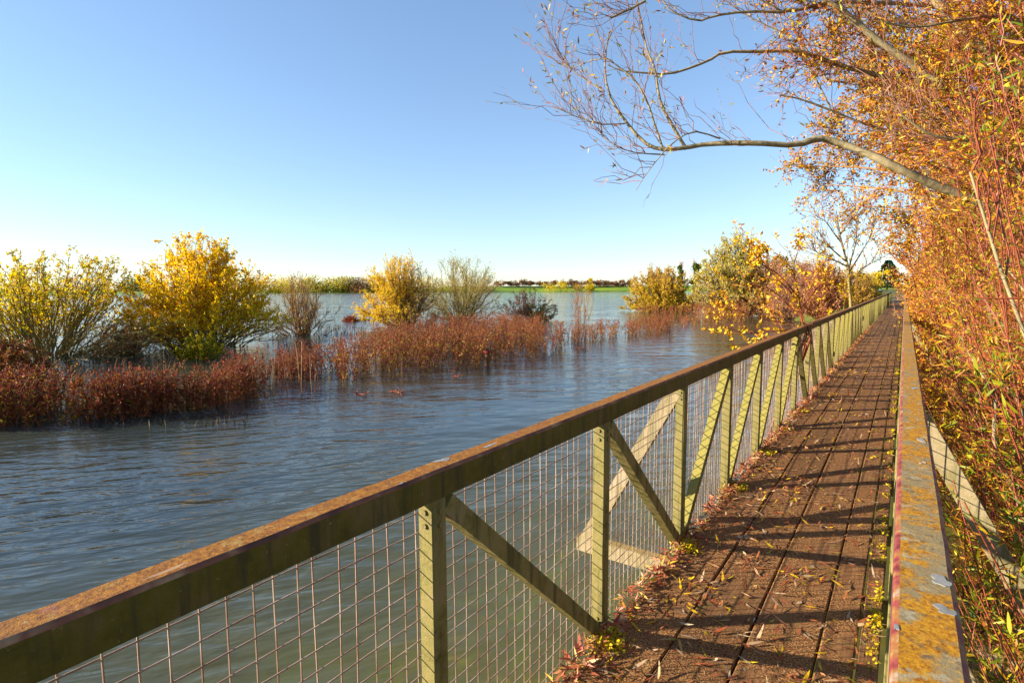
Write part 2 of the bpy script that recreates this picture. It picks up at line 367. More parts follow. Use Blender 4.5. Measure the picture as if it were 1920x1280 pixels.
# ------------------------------------------------------------------ footbridge
DECK = CZ - 1.5566; RT = CZ - 0.507; TB = 0.0832           # deck top, rail top, rail depth
A0, RW = -1.1164, 0.075                                    # outer edge of the left rail, rail width
RX = 0.0102                                                # inner edge of the right rail
BAY, Y1 = 1.0904, 1.1175
K0, K1 = -4, 60; K1R = 30
ypost = lambda k: Y1 + (k - 1) * BAY
YA, YB = ypost(K0) - .2, ypost(K1) + .2
bridge = thing('footbridge', 'long narrow steel footbridge with mesh parapets and brown timber deck strewn with leaves', 'footbridge', (0, 0, DECK))
bz = np.array((0, 0, DECK))
def bpart(mb, name, m, smooth=False):
    for a in mb.v: a -= bz.astype(np.float32)
    return mb.build(name, m, bridge, smooth)

# deck boards: four across, staggered joints, each a little off level
mb = MB(); xs = A0 + RW + .012 + (RX - .014 - A0 - RW - .012) * np.array((0, .265, .52, .785, .917, 1.0))
for i in range(5):
    y = YA - rnd() [()] * 1.5
    while y < YB:
        L = (3.27, 2.18, 2.73, 3.27, 2.73)[i]
        dz = RNG.normal() * .0022; g0, g1 = .002 + .004 * RNG.random(), .002 + .004 * RNG.random()
        n = 5; ys = np.linspace(y + .004, y + L - .004, n)
        x0, x1 = xs[i] + g0, xs[i + 1] - g1; b = .006
        prof = [(x0, -.045), (x0, -b), (x0 + b, 0), (x1 - b, 0), (x1, -b), (x1, -.045)]
        v = np.array([[(px, yy, DECK + pz + dz + .0015 * math.sin(yy * 7 + i)) for px, pz in prof] for yy in ys])
        q = [(r * 6 + c, r * 6 + c + 1, (r + 1) * 6 + c + 1, (r + 1) * 6 + c) for r in range(n - 1) for c in range(5)]
        q += [(0, 5, 4, 1), (1, 4, 3, 2)] + [((n - 1) * 6 + a_, (n - 1) * 6 + b_, (n - 1) * 6 + c_, (n - 1) * 6 + d_) for a_, b_, c_, d_ in ((1, 4, 5, 0), (2, 3, 4, 1))]
        mb.add(v, q); y += L
for i in range(5):                                           # screw heads in pairs over every cross bearer
    for k in range(K0, 18):
        for e in ((.05, .20) if i < 3 else (.045,)):
            c = np.array((xs[i] + e, ypost(k) + RNG.normal() * .004, DECK + .0035)); a = np.arange(8) * math.pi / 4
            ring = c + np.stack([np.cos(a) * .0055, np.sin(a) * .0055, 0 * a], -1); low = ring - (0, 0, .006)
            mb.add(np.vstack([ring, low]), [(j, 8 + j, 8 + (j + 1) % 8, (j + 1) % 8) for j in range(8)] + [(0, 1, 2, 3), (0, 3, 4, 7), (4, 5, 6, 7)], 1)
bpart(mb, 'deck', [M['deck'], M['rail_edge']])
# edge beams and cross bearers under the deck
for x0 in (A0 + .012, RX + .02):
    mb = MB(); mb.box((x0, YA, DECK - .30), (x0 + .055, YB, DECK - .13)); bpart(mb, 'edge_beam', M['bark_dark'])  # dark bark tone on steel: shade of the deck gap put into the colour
for k in range(K0, K1 + 1):
    mb = MB(); mb.box((A0 + .07, ypost(k) - .03, DECK - .17), (RX + .003, ypost(k) + .03, DECK - .05)); bpart(mb, 'cross_bearer', M['steel'])

def rail(x0, mats, inner_right):
    """rail with rounded top edges; the edge strips carry the worn paint"""
    x1 = x0 + (RW if x0 < -.5 else .088); r = .009
    prof = [(x0, RT - TB), (x0, RT - r), (x0 + r * .35, RT - r * .35), (x0 + r, RT), (x1 - r, RT), (x1 - r * .35, RT - r * .35), (x1, RT - r), (x1, RT - TB)]
    ms = [0, 1, 1, 0, 1, 1, 0, 0]
    ys = np.arange(YA, YB, .12); mbr = MB()
    jit = RNG.normal(size=len(ys)) * .0008
    v = np.array([[(px + j * .5, y, pz + j) for px, pz in prof] for y, j in zip(ys, jit)])
    for c in range(8):
        q = [(a * 8 + c, a * 8 + (c + 1) % 8, (a + 1) * 8 + (c + 1) % 8, (a + 1) * 8 + c) for a in range(len(ys) - 1)]
        mbr.add(v, q, ms[c])
    e = (len(ys) - 1) * 8
    mbr.add(v, [(0, 7, 6, 1), (1, 6, 5, 2), (2, 5, 4, 3), (e + 1, e + 6, e + 7, e), (e + 2, e + 5, e + 6, e + 1), (e + 3, e + 4, e + 5, e + 2)])
    return bpart(mbr, 'handrail', mats)
h = rail(A0, [M['rail_rust'], M['rail_edge']], True); tag(h, 'rusty orange topped handrail with dark mossy side')
RW_R = .088
h = rail(RX, [M['rail_lichen'], M['rail_red']], False); tag(h, 'handrail crusted with orange lichen over red paint')

PS = .058
def bar(p0, p1, w, t, n):
    """square bar between two points in the parapet plane (x fixed), w across in plane, t in x; n flush inner side"""
    p0 = np.array(p0); p1 = np.array(p1); d = nrm((p1 - p0)[None])[0]; s = np.array((0, -d[2], d[1])); x = np.array((1.0, 0, 0))
    v = [p + s * a * w / 2 + x * b * t / 2 for p in (p0, p1) for a, b in ((-1, -1), (1, -1), (1, 1), (-1, 1))]
    return v, [(0, 3, 2, 1), (4, 5, 6, 7), (0, 1, 5, 4), (1, 2, 6, 5), (2, 3, 7, 6), (3, 0, 4, 7)]
zb, zt = DECK - .10, RT - TB
proto = {}
def rep(key, name, mbf, m, loc):
    if key not in proto:
        o = mbf().build(name, m, bridge); proto[key] = o
    else:
        o = proto[key].copy(); COL.objects.link(o); o.parent = bridge
    o.location = (loc[0], loc[1], loc[2] - DECK)
    return o
def post_mb():
    m = MB(); c = .004; h = PS / 2
    pr = [(-h + c, -h), (h - c, -h), (h, -h + c), (h, h - c), (h - c, h), (-h + c, h), (-h, h - c), (-h, -h + c)]
    H_ = zt - zb; v = [(x, y, z) for z in (0, H_) for x, y in pr]
    m.add(v, [(i, (i + 1) % 8, 8 + (i + 1) % 8, 8 + i) for i in range(8)])
    a = np.arange(6) * math.pi / 3
    for z in (.16, H_ - .035, H_ - .075):                       # bolt heads on the inner and the near face
        for o_, e1 in ((np.array((h, 0, z)), (1, 0, 0)), (np.array((0, -h, z)), (0, -1, 0))):
            e1 = np.array(e1, float); e2 = np.array((-e1[1], e1[0], 0)); e3 = np.array((0, 0, 1.0))
            ring = o_ + np.cos(a)[:, None] * e2 * .008 + np.sin(a)[:, None] * e3 * .008
            m.add(np.vstack([ring, ring + e1 * .006]), [(j, (j + 1) % 6, 6 + (j + 1) % 6, 6 + j) for j in range(6)] + [(6, 7, 8, 9), (6, 9, 10, 11)])
    return m
def brace_mb(up):
    m = MB(); y0 = PS * .5 + .012; y1_ = BAY - PS * .5 - .012
    a = (0, y0, .105) if up else (0, y0, zt - zb - .025); b_ = (0, y1_, zt - zb - .025) if up else (0, y1_, .105)
    m.add(*bar(a, b_, .058, .054, 1)); return m
NZ = 19; CELL = BAY / 20
def mesh_mb():
    m = MB(); r = .0022; zz0 = DECK - .06; 
    ys = (np.arange(20) + .5) * CELL
    wob = lambda n: np.cumsum(RNG.normal(size=(n, 6)) * .0016, axis=1)
    P = np.zeros((20, 6, 3)); P[:, :, 1] = ys[:, None] + wob(20); P[:, :, 2] = np.linspace(0, zt - zz0 + .015, 6)[None]; P[:, :, 0] = wob(20)
    m.add(*tubes(P, r, 5))
    zs = np.arange(1, 20) * CELL; zs = zs[zs < zt - zz0 - .004]
    P = np.zeros((len(zs), 6, 3)); P[:, :, 2] = zs[:, None] + wob(len(zs)); P[:, :, 1] = np.linspace(0, BAY, 6)[None]; P[:, :, 0] = .0036 + wob(len(zs))
    m.add(*tubes(P, r, 5)); return m
for side in (0, 1):
    if side == 0: xi = A0 + RW - PS / 2; xm = xi - PS / 2 - .008
    else: xi = RX + PS / 2; xm = xi + PS / 2 + .005
    KE = K1 if side == 0 else K1R
    for k in range(K0, KE + 1):
        rep('post', 'post', post_mb, M['steel'], (xi, ypost(k), zb))
        if k == KE: break
        up = (k - 3) % 8 < 4
        rep('brace%d' % up, 'brace', lambda: brace_mb(up), M['steel'], (xi, ypost(k), zb))
        rep('mesh%d' % (k % 4), 'mesh_panel', mesh_mb, M['wire'], (xm, ypost(k), DECK - .06))
    # rail splices and outrigger struts at mid span
    for k in range(-1, KE, 8):
        x0 = (A0 if side == 0 else RX); mb = MB(); y = ypost(k) + .06
        mb.box((x0 - .0025, y - .004, RT - TB - .002), (x0 + RW + .0025, y + .004, RT + .002)); bpart(mb, 'splice_plate', M['beam'])
    for k in range(3, KE, 8):
        s = -1 if side == 0 else 1; y = ypost(k); xo = (A0 + .012) if side == 0 else RX + RW
        mb = MB(); a = np.array((xo, y, CZ - .62)); b_ = np.array((xo + s * .60, y, CZ - 1.72))
        P = np.array([[a, b_]]); d = nrm((b_ - a)[None])[0]; sd = np.array((d[2], 0, -d[0])); yv = np.array((0, 1.0, 0))
        vv = [p + sd * e * .042 + yv * g_ * .03 for p in (a, b_) for e, g_ in ((-1, -1), (1, -1), (1, 1), (-1, 1))]
        mb.add(vv, [(0, 3, 2, 1), (4, 5, 6, 7), (0, 1, 5, 4), (1, 2, 6, 5), (2, 3, 7, 6), (3, 0, 4, 7)])
        bpart(mb, 'outrigger_strut', M['beam'])
        mb = MB(); x0, x1 = sorted((xo - s * .02, xo + s * .66)); mb.box((x0, y - .034, CZ - 1.80), (x1, y + .034, CZ - 1.70)); bpart(mb, 'outrigger_beam', M['beam'])

# bare paint chips on the rails
def chip(x, y, rx, ry, z=RT + .0008):
    n = 14; a = np.arange(n) * 2 * math.pi / n; rr = .8 + .22 * np.sin(a * 2 + RNG.random() * 6) + .16 * np.sin(a * 3 + RNG.random() * 6) + .12 * np.sin(a * 5 + RNG.random() * 6)
    ring = np.stack([x + np.cos(a) * rx * rr, y + np.sin(a) * ry * rr, np.full(n, z)], -1)
    ring[:, 0] = np.clip(ring[:, 0], *((A0 + .004, A0 + RW - .003) if x < -.5 else (RX + .003, RX + .082)))
    low = ring.copy(); low[:, 2] -= .0014; c = np.array([[x, y, z + .0002]])
    m = MB(); m.add(np.vstack([ring, low]), [(i, n + i, n + (i + 1) % n, (i + 1) % n) for i in range(n)])
    m.add(np.vstack([ring, c]), [(i, (i + 1) % n, (i + 2) % n, n) for i in range(0, n, 2)])
    bpart(m, 'paint_patch', M['paint'])
for u, v, rx, ry in ((1765, 1088, .020, .022), (1772, 1143, .018, .016), (1728, 825, .014, .03), (1715, 728, .015, .04), (1733, 866, .004, .006), (1678, 1175, .006, .012), (1726, 868, .004, .006),
                     (830, 862, .016, .035), (1050, 786, .012, .05), (920, 834, .008, .05), (1232, 706, .012, .05), (752, 906, .004, .012), (1170, 733, .01, .03)):
    p = G(u, v, RT); chip(p[0], p[1], rx, ry)

# ------------------------------------------------------------------ leaf litter on the deck
def litter(n, xf, yf, size, aspect, tilt=.25, zmax=.012):
    x = xf(n); y = yf(n); a = rnd(n) * 6.283
    d = np.stack([np.cos(a), np.sin(a), RNG.normal(size=n) * tilt * .5], -1); d = nrm(d)
    up = nrm(np.stack([RNG.normal(size=n) * tilt, RNG.normal(size=n) * tilt, np.ones(n)], -1)); sd = nrm(np.cross(up, d))
    L = size[0] + (size[1] - size[0]) * rnd(n)
    b = np.stack([x, y, DECK + .005 + rnd(n) * zmax], -1)
    v, q = leaf_lances(b, d, sd, L, L * aspect * (.7 + .6 * rnd(n)), RNG.normal(size=n) * .3)
    v[:, 2] = np.maximum(v[:, 2], DECK + .003); return v, q
XL, XR = xs[0] + .004, xs[5] - .004
ynear = lambda n: .6 + 34 * rnd(n) ** 2.2
mb = MB(); mb.add(*litter(5200, lambda n: XL + (XR - XL) * rnd(n), ynear, (.025, .085), .16))
mb.add(*litter(600, lambda n: XL + (XR - XL) * rnd(n), ynear, (.02, .04), .6))
for _ in range(44):                                        # little drifts
    cx, cy = XL + (XR - XL) * RNG.random(), .8 + 14 * RNG.random() ** 1.6
    mb.add(*litter(26, lambda n: np.clip(cx + RNG.normal(size=n) * .07, XL, XR), lambda n: cy + RNG.normal(size=n) * .06, (.03, .08), .16, .5, .02))
o = mb.build('fallen_leaves', M['litter']); tag(o, 'curled red and yellow fallen leaves scattered over the bridge deck', 'fallen leaves', kind='stuff')
mb = MB(); mb.add(*litter(5600, lambda n: XL - .03 + np.abs(RNG.normal(size=n)) * .045, lambda n: .5 + 26 * rnd(n) ** 1.6, (.025, .075), .2, .7, .045))
o = mb.build('fallen_leaves', M['litter_red']); tag(o, 'reddish leaf drift piled along the foot of the rusty left parapet', 'fallen leaves', kind='stuff')
mb = MB(); cl = lambda n: (np.repeat(.5 + 22 * rnd(n // 24 + 1) ** 1.5, 24)[:n] + RNG.normal(size=n) * .03)
mb.add(*litter(3000, lambda n: XR - .004 - np.abs(RNG.normal(size=n)) * .024, cl, (.007, .018), .7, .9, .022))
o = mb.build('fallen_leaves', M['litter_yellow']); tag(o, 'yellow leaf bits and moss lining the deck edge beside the lichen covered rail', 'fallen leaves', kind='stuff')
for i, k in enumerate((2, 3, 4, 5, 6, 7)):                 # moss cushions at the brace feet
    n = 420; c = np.array((XL + .035, ypost(k) - .09 if k < 4 else ypost(k) + .05, DECK))
    mb = MB(); mb.add(*litter(n, lambda n: c[0] + RNG.normal(size=n) * .035, lambda n: c[1] + RNG.normal(size=n) * .045, (.010, .022), .7, 1.2, .028))
    o = mb.build('moss_clump', M['litter_yellow'], at=c)
    tag(o, ('yellow moss clump at the foot of the nearest complete brace', 'yellow moss clump where the second brace meets the deck', 'yellow moss clump beside the third post base from the front',
            'yellow moss clump beside the fourth post base from the front', 'yellow moss clump beside the fifth post base from the front', 'yellow moss clump at the post under the rail splice')[i], 'moss', 'moss clumps along the left deck edge')
p0, p1 = G(352, 1052, RT + .006), G(262, 1097, RT + .004); d = p1 - p0
mb = MB(); L = np.linalg.norm(d); dd = nrm(d[None])
mb.add(*leaf_lances(p0[None], dd, nrm(np.cross((0, 0, 1.0), dd)), np.array([L]), np.array([.010]), np.array([.10])))
o = mb.build('willow_leaf', M['litter'], at=p0); tag(o, 'single long dry willow leaf lying on the rusty handrail', 'leaf')

# ------------------------------------------------------------------ shrubs standing in the flood
def shrub(name, label, cat, base, h, w, stems, twigs, leaves, lsize, bark, leafm, group=None, lean=(0, 0, 0), spread=.35, leaf_zone=None, r0=.035,
          aspect=.55, low=.12, flat=1.0, twl=.30, dense_top=.45, twig2=0, leaf2=None, pw=1.15, depth_w=1.0):
    """many-stemmed bush: stems fan out from the base to a dome, twigs fork off them, small leaves hang on the twigs"""
    base = np.asarray(base, float); t = thing(name, label, cat, base, group)
    n = stems; az_ = rnd(n) * 2 * math.pi; el = low * .9 + (1.45 - low * .9) * rnd(n) ** pw          # 0 low and wide .. pi/2 straight up
    rr = .72 + .28 * rnd(n) ** .6
    tip = np.stack([np.cos(az_) * np.cos(el) * w / 2 * rr, np.sin(az_) * np.cos(el) * w / 2 * rr * depth_w, .1 + np.sin(el) * h * rr * flat], -1) + np.asarray(lean) * rr[:, None]
    st = np.stack([np.cos(az_) * rnd(n) * spread, np.sin(az_) * rnd(n) * spread, -.6 - 0 * az_], -1)
    s = np.linspace(0, 1, 8)[None, :, None]
    mid = st * .5 + tip * .5 + np.stack([0 * az_, 0 * az_, .16 * h * np.cos(el)], -1)* (RNG.random((n, 1)) * 1.4 - .2)
    S = st[:, None] * (1 - s) ** 2 + 2 * mid[:, None] * s * (1 - s) + tip[:, None] * s ** 2
    S[:, 1:] += RNG.normal(size=(n, 7, 3)) * .018 * h
    mb = MB(); mb.add(*tubes(S, (r0 * (.5 + .6 * rnd(n)))[:, None] * np.linspace(1, .28, 8)[None], 4))
    T1 = shoots(S, twigs, .25, 1, (twl * h * .5, twl * h), .9, .55, np.array((0, 0, .18)) + np.asarray(lean) * .1, (0, 0, .05), 5, .08)
    mb.add(*tubes(T1, r0 * .26 * np.linspace(1, .45, 5)[None], 3))
    Tl = T1
    if twig2:
        T2 = shoots(T1, twig2, .2, 1, (twl * h * .22, twl * h * .5), .8, .65, np.array((0, 0, .15)) + np.asarray(lean) * .1, (0, 0, .05), 4, .08)
        mb.add(*tubes(T2, r0 * .18 * np.linspace(1, .5, 4)[None], 3)); Tl = T2
        Tl = np.concatenate([T1[:, [0, 1, 3, 4]], T2])
    mb.build('stems', M[bark], t)
    def put(cnt, mat, zone, sz):
        if not cnt: return
        cnt = int(cnt * 4.2); b = MB(); keep = (lambda p: zone(p / np.array((w / 2, w / 2, h)), len(p))) if zone else None
        b.add(*leaf_kites(Tl, cnt, .25, 1, sz, aspect, .35, (0, 0, -.05), keep)); b.build('foliage', M[mat], t)
    put(leaves, leafm, leaf_zone, lsize)
    if leaf2: put(leaf2[0], leaf2[1], leaf2[2], leaf2[3])
    return t
def size_from(u0, u1, v_top, v_base, ub=None):
    """base point on the water, height and width, read off the photograph's perspective"""
    uc = (u0 + u1) / 2 if ub is None else ub
    b = G(uc, v_base); D = depth(b); b[2] = 0
    return b, (W(uc, v_top, D)[2]), (u1 - u0) / F_PX * D
top = lambda lo, soft=.15: (lambda q, n: q[:, 2] + RNG.normal(size=n) * soft > lo)
rx, ry = CR, CF                                            # right and forward of the view, for leaning crowns
side = lambda q: q @ rx

b, h, w = size_from(-170, 330, 484, 668, 90)
shrub('willow_shrub', 'wide half bare willow shrub with yellow green tips at the far left of the flood', 'shrub', b, h * 1.02, w * 1.05, 160, 2400, 9000, (.08, .15), 'twig_olive', 'leaf_lime',
      leaf_zone=lambda q, n: (q[:, 2] + RNG.normal(size=n) * .16 - .30 * q @ rx > .40), lean=rx * .35, twig2=1700, leaf2=(1600, 'leaf_orange', top(.3, .3), (.06, .11)), low=.02, r0=.04, spread=.8)
b, h, w = size_from(258, 528, 452, 650, 385)
shrub('willow_shrub', 'tall rounded willow shrub covered in bright yellow leaves, standing in the flood', 'shrub', b, h * .98, w * 1.08, 150, 2400, 15000, (.09, .16), 'twig_olive', 'leaf_yellow',
      leaf_zone=lambda q, n: (q[:, 2] + RNG.normal(size=n) * .12 - .06 * q @ rx > .22 ), twig2=1800, leaf2=(600, 'leaf_lime', lambda q, n: q @ rx + q[:, 2] * .3 + RNG.normal(size=n) * .3 > .35, (.08, .13)), low=.03, r0=.042, spread=.6)
b, h, w = size_from(500, 640, 520, 628, 568)
shrub('hawthorn_shrub', 'small bare brown shrub right of the tall yellow willow', 'shrub', b, h, w, 60, 900, 1500, (.05, .09), 'twig_brown', 'leaf_tan', leaf_zone=top(.45, .3), twig2=1200, low=.06, r0=.045, pw=1.1)
b, h, w = size_from(676, 842, 486, 612, 756)
shrub('willow_shrub', 'upright willow shrub with orange yellow leaves on its left side', 'shrub', b, h * 1.02, w * 1.05, 120, 2000, 9000, (.09, .17), 'twig_brown', 'leaf_yellow',
      leaf_zone=lambda q, n: (-.75 * (q @ rx) + .35 * q[:, 2] + RNG.normal(size=n) * .22 > .12), twig2=1900, leaf2=(1200, 'leaf_tan', None, (.08, .13)), low=.08, r0=.045, pw=1.1, aspect=.4)
b, h, w = size_from(775, 955, 480, 604, 866)
shrub('willow_shrub', 'pale airy willow shrub with few olive leaves behind the red dock bank', 'shrub', b, h, w, 100, 1500, 3300, (.08, .14), 'twig_olive', 'leaf_pale', leaf_zone=top(.42, .25), twig2=2200, low=.06, r0=.045, pw=1.1, aspect=.4)
b, h, w = size_from(925, 1050, 543, 602, 988)
shrub('bramble_shrub', 'low reddish bramble bush with green foot beyond the dock bank', 'shrub', b, h, w, 70, 900, 1300, (.07, .13), 'twig_pink', 'leaf_bramble', twig2=1500, leaf2=(1500, 'leaf_green', lambda q, n: (q @ rx > .0) & (q[:, 2] < .55), (.10, .18)), low=.05, r0=.035, pw=1.1)
b, h, w = size_from(-70, 85, 640, 702, 5)
shrub('bramble_shrub', 'russet bramble bush in the water at the left picture edge', 'shrub', b, h * 1.05, w, 70, 900, 5200, (.05, .10), 'twig_red', 'leaf_bramble', twig2=900, low=.05, r0=.014)
b, h, w = size_from(345, 465, 622, 665, 405)
shrub('leafy_undergrowth', 'dark green leafy undergrowth at the foot of the tall yellow willow', 'undergrowth', b + CF * -1.2, h * .8, w * .9, 60, 700, 1300, (.05, .10), 'twig_brown', 'leaf_green', low=.05, r0=.012, leaf2=(1500, 'leaf_lime', None, (.05, .09)))
b, h, w = size_from(120, 320, 610, 668, 215)
shrub('leafy_undergrowth', 'dark tangled undergrowth below the wide half bare willow', 'undergrowth', b + CF * .5, h * 1.1, w, 80, 1200, 1300, (.05, .11), 'bark_dark', 'leaf_rust', low=.02, r0=.012, twig2=900, leaf2=(500, 'leaf_green', None, (.05, .09)), depth_w=.5)

# sapling with bare upright wands
b, h, w = size_from(1052, 1140, 530, 641, 1090)
shrub('willow_sapling', 'sapling of thin bare upright wands among the red docks', 'sapling', b, h * 1.05, w * .9, 34, 110, 170, (.05, .09), 'twig_pink', 'leaf_orange', low=.9, r0=.014, pw=.8, twl=.22, spread=.25)

# far right group on the flooded bank
b, h, w = size_from(1165, 1322, 500, 583, 1240)
shrub('willow_shrub', 'broad golden leaved willow shrub left of the tall pale willow', 'shrub', b, h, w, 130, 2600, 11000, (.10, .18), 'twig_brown', 'leaf_tan', low=.02, r0=.06, twig2=2400, leaf2=(5000, 'leaf_lime', lambda q, n: q[:, 2] < .6 + RNG.normal(size=n) * .2, (.13, .24)))
b, h, w = size_from(1302, 1455, 450, 590, 1372)
shrub('willow_tree', 'tall pale willow with thin yellowish crown on the flooded bank', 'tree', b, h * 1.03, w * 1.0, 90, 2400, 7500, (.14, .26), 'twig_pale', 'leaf_pale', leaf_zone=lambda q, n: q[:, 2] + RNG.normal(size=n) * .2 > .3, low=.2, r0=.10, twig2=3400, pw=1.1, twl=.26, leaf2=(2600, 'leaf_tan', lambda q, n: q[:, 2] < .55, (.13, .22)))
b, h, w = size_from(1385, 1520, 482, 592, 1440)
shrub('alder_shrub', 'dense brown twiggy shrub right of the tall pale willow', 'shrub', b, h, w, 110, 3000, 5200, (.12, .22), 'twig_brown', 'leaf_rust', low=.05, r0=.07, twig2=4200, leaf2=(3200, 'leaf_tan', None, (.12, .2)))
b, h, w = size_from(1325, 1405, 535, 588, 1362)
shrub('willow_shrub', 'tan twiggy bush at the foot of the tall pale willow', 'shrub', b, h, w, 80, 1600, 3600, (.1, .2), 'twig_brown', 'leaf_tan', low=.03, r0=.05, twig2=1800)

for i, (u0, u1, vt, vb, lab) in enumerate(((1440, 1540, 482, 582, 'pinkish bare shrub behind the yellow leaved branches, nearest the water'), (1505, 1590, 487, 574, 'reddish bare shrub between the golden branches and the slim bare tree'),
        (1560, 1640, 500, 566, 'low brown shrub behind the slim bare tree, next to the path'), (1470, 1560, 492, 566, 'rust coloured shrub in the middle of the far hedge'), (1600, 1650, 515, 560, 'small olive shrub at the start of the tarmac path'))):
    D = (52, 42, 46, 75, 62)[i]; uc = (u0 + u1) / 2; p = W(uc, 545, D); p[2] = max(bank_z(p[0], p[1]), 0) - .1
    hh = W(uc, vt, D)[2] - p[2]; ww = (u1 - u0) / F_PX * D
    shrub('hedge_shrub', lab, 'shrub', p, hh, ww * 1.1, 90, 2200, 2200, (.09, .16), ('twig_pink', 'twig_red', 'twig_brown', 'twig_pink', 'twig_olive')[i], ('leaf_rust', 'leaf_rust', 'leaf_tan', 'leaf_rust', 'leaf_lime')[i], 'shrubs along the far bank', low=.05, r0=.04, twig2=3000,
          leaf2=(450, 'leaf_gold', None, (.08, .15)))

# ------------------------------------------------------------------ red docks and dead stalks
def docks(name, label, poly, n, h=(.9, 1.5), cat='dock weeds', group='stands of red dock in the flood', seeds=46, spread=None, mat='leaf_dock', pts=None):
    """a stand of dead docks: upright stems carrying whorls of rust coloured seed"""
    P = np.array([G(u, v) for u, v in poly]) if pts is None else pts
    n = int(n * 1.9); c = P.mean(0); tris = [(P[0], P[i], P[i + 1]) for i in range(1, len(P) - 1)]
    area = np.array([np.linalg.norm(np.cross(b_ - a_, c_ - a_)) for a_, b_, c_ in tris]); pick = RNG.choice(len(tris), n, p=area / area.sum())
    T = np.array(tris)[pick]; a_, b_ = rnd(n, 1), rnd(n, 1); fl = (a_ + b_) > 1; a_, b_ = np.where(fl, 1 - a_, a_), np.where(fl, 1 - b_, b_)
    hh_ = 0; base = T[:, 0] + (T[:, 1] - T[:, 0]) * a_ + (T[:, 2] - T[:, 0]) * b_ - c
    ab = base + c; pat = np.sin(ab[:, 0] * 2.9 + 1.3 * np.sin(ab[:, 1] * 1.7)) + np.sin(ab[:, 1] * 2.4 + 1.1 * np.sin(ab[:, 0] * 1.3 + 2))
    k_ = pat + RNG.normal(size=n) * .5 > -.4; base = base[k_]; n = len(base)
    # clumped heights: neighbours share their height
    ph = .5 + .25 * np.sin(base[:, 0] * 2.3 + 1) + .25 * np.sin(base[:, 1] * 1.9 + base[:, 0])
    hh = (h[0] + (h[1] - h[0]) * (.6 * np.clip(pat[k_] * .4 + .45, 0, 1.1) + .75 * rnd(n) ** 1.6 - .12))[:, None]
    d = nrm(np.stack([RNG.normal(size=n) * .22 + .05, RNG.normal(size=n) * .22 + .05, np.ones(n)], -1))
    s = np.linspace(0, 1, 6)[None, :, None]
    S = (base - np.array((0, 0, .25)))[:, None] + d[:, None] * (hh + .25)[:, None] * s + (rdir(n) * np.array((.18, .18, .02)))[:, None] * hh[:, None] * s ** 2
    t = thing(name, label, cat, c, group)
    mb = MB(); mb.add(*tubes(S, .0070 * np.linspace(1, .5, 6)[None], 3))
    B = shoots(S, n * 8, .18, .98, (.18, .48), .55, .75, (0, 0, .35), (0, 0, .15), 4, .10, .35)
    mb.add(*tubes(B, .0036, 3)); mb.build('stems', M['dock_stem'], t)
    m2 = MB(); m2.add(*leaf_kites(B, n * seeds, .05, 1, (.026, .062), .8, .3)); m2.add(*leaf_kites(S, n * seeds // 3, .20, .97, (.028, .065), .8, .3))
    m2.build('seed_heads', M[mat], t)
    m3 = MB(); m3.add(*leaf_kites(S, n * 5, .1, .8, (.06, .14), .45, .3)); m3.add(*leaf_kites(B, n * 4, .2, 1, (.03, .06), .7, .3)); m3.build('leaves', M['leaf_bramble' if n % 2 else 'leaf_tan'], t)
    return t
docks('dock_stand', 'dark red dock weeds filling the lower left corner of the flood', ((-90, 768), (130, 754), (180, 790), (-90, 812)), 230, (.6, 1.1))
docks('dock_stand', 'dark red dock stand with ragged base left of the dead stalks', ((130, 766), (345, 748), (385, 766), (180, 796)), 180, (.55, 1.05))
docks('dock_stand', 'thin red dock stand joining the two dense stands near the dead stalks', ((345, 738), (440, 716), (475, 745), (400, 768)), 105, (.4, .95))
docks('dock_stand', 'red dock stand behind the tall dead stalks', ((450, 704), (640, 680), (650, 702), (470, 735)), 140, (.55, 1.0))
docks('dock_stand', 'small rounded red dock clump just left of the big dock bank', ((620, 690), (690, 672), (700, 710), (640, 718)), 75, (.9, 1.35))
docks('dock_stand', 'large dense bank of rusty red docks in mid stream, its nearer half', ((690, 668), (880, 640), (905, 690), (720, 702)), 330, (1.1, 1.6))
docks('dock_stand', 'far half of the rusty red dock bank, right of the wooden post', ((870, 640), (1010, 628), (1030, 665), (900, 692)), 240, (1.0, 1.5))
docks('dock_stand', 'hindmost docks of the big red bank, below the pale willow', ((760, 640), (960, 622), (990, 634), (820, 655)), 200, (1.0, 1.5))
docks('dock_stand', 'narrow dark red dock clump between the big bank and the sapling', ((1015, 652), (1055, 642), (1065, 655), (1025, 664)), 42, (.9, 1.5))
docks('dock_stand', 'short orange red docks around the foot of the bare sapling', ((1065, 632), (1120, 624), (1125, 640), (1075, 645)), 40, (.5, .95))
docks('dock_stand', 'small separate red dock tuft right of the bare sapling', ((1125, 628), (1155, 624), (1158, 634), (1130, 638)), 34, (.8, 1.2))
docks('dock_stand', 'low red dock row before the golden willow shrub', ((1170, 624), (1250, 612), (1262, 622), (1180, 632)), 85, (.7, 1.25))
docks('dock_stand', 'sparse red dock tips trailing off towards the far bank', ((1262, 604), (1330, 596), (1320, 612), (1265, 616)), 32, (.3, .7))
docks('dock_stand', 'pale red docks at the foot of the tall pale willow', ((1300, 590), (1420, 588), (1400, 606), (1310, 604)), 200, (.9, 1.7))
docks('dock_stand', 'pale red docks under the golden willow shrub', ((1185, 582), (1300, 584), (1300, 594), (1190, 590)), 110, (.6, 1.2))

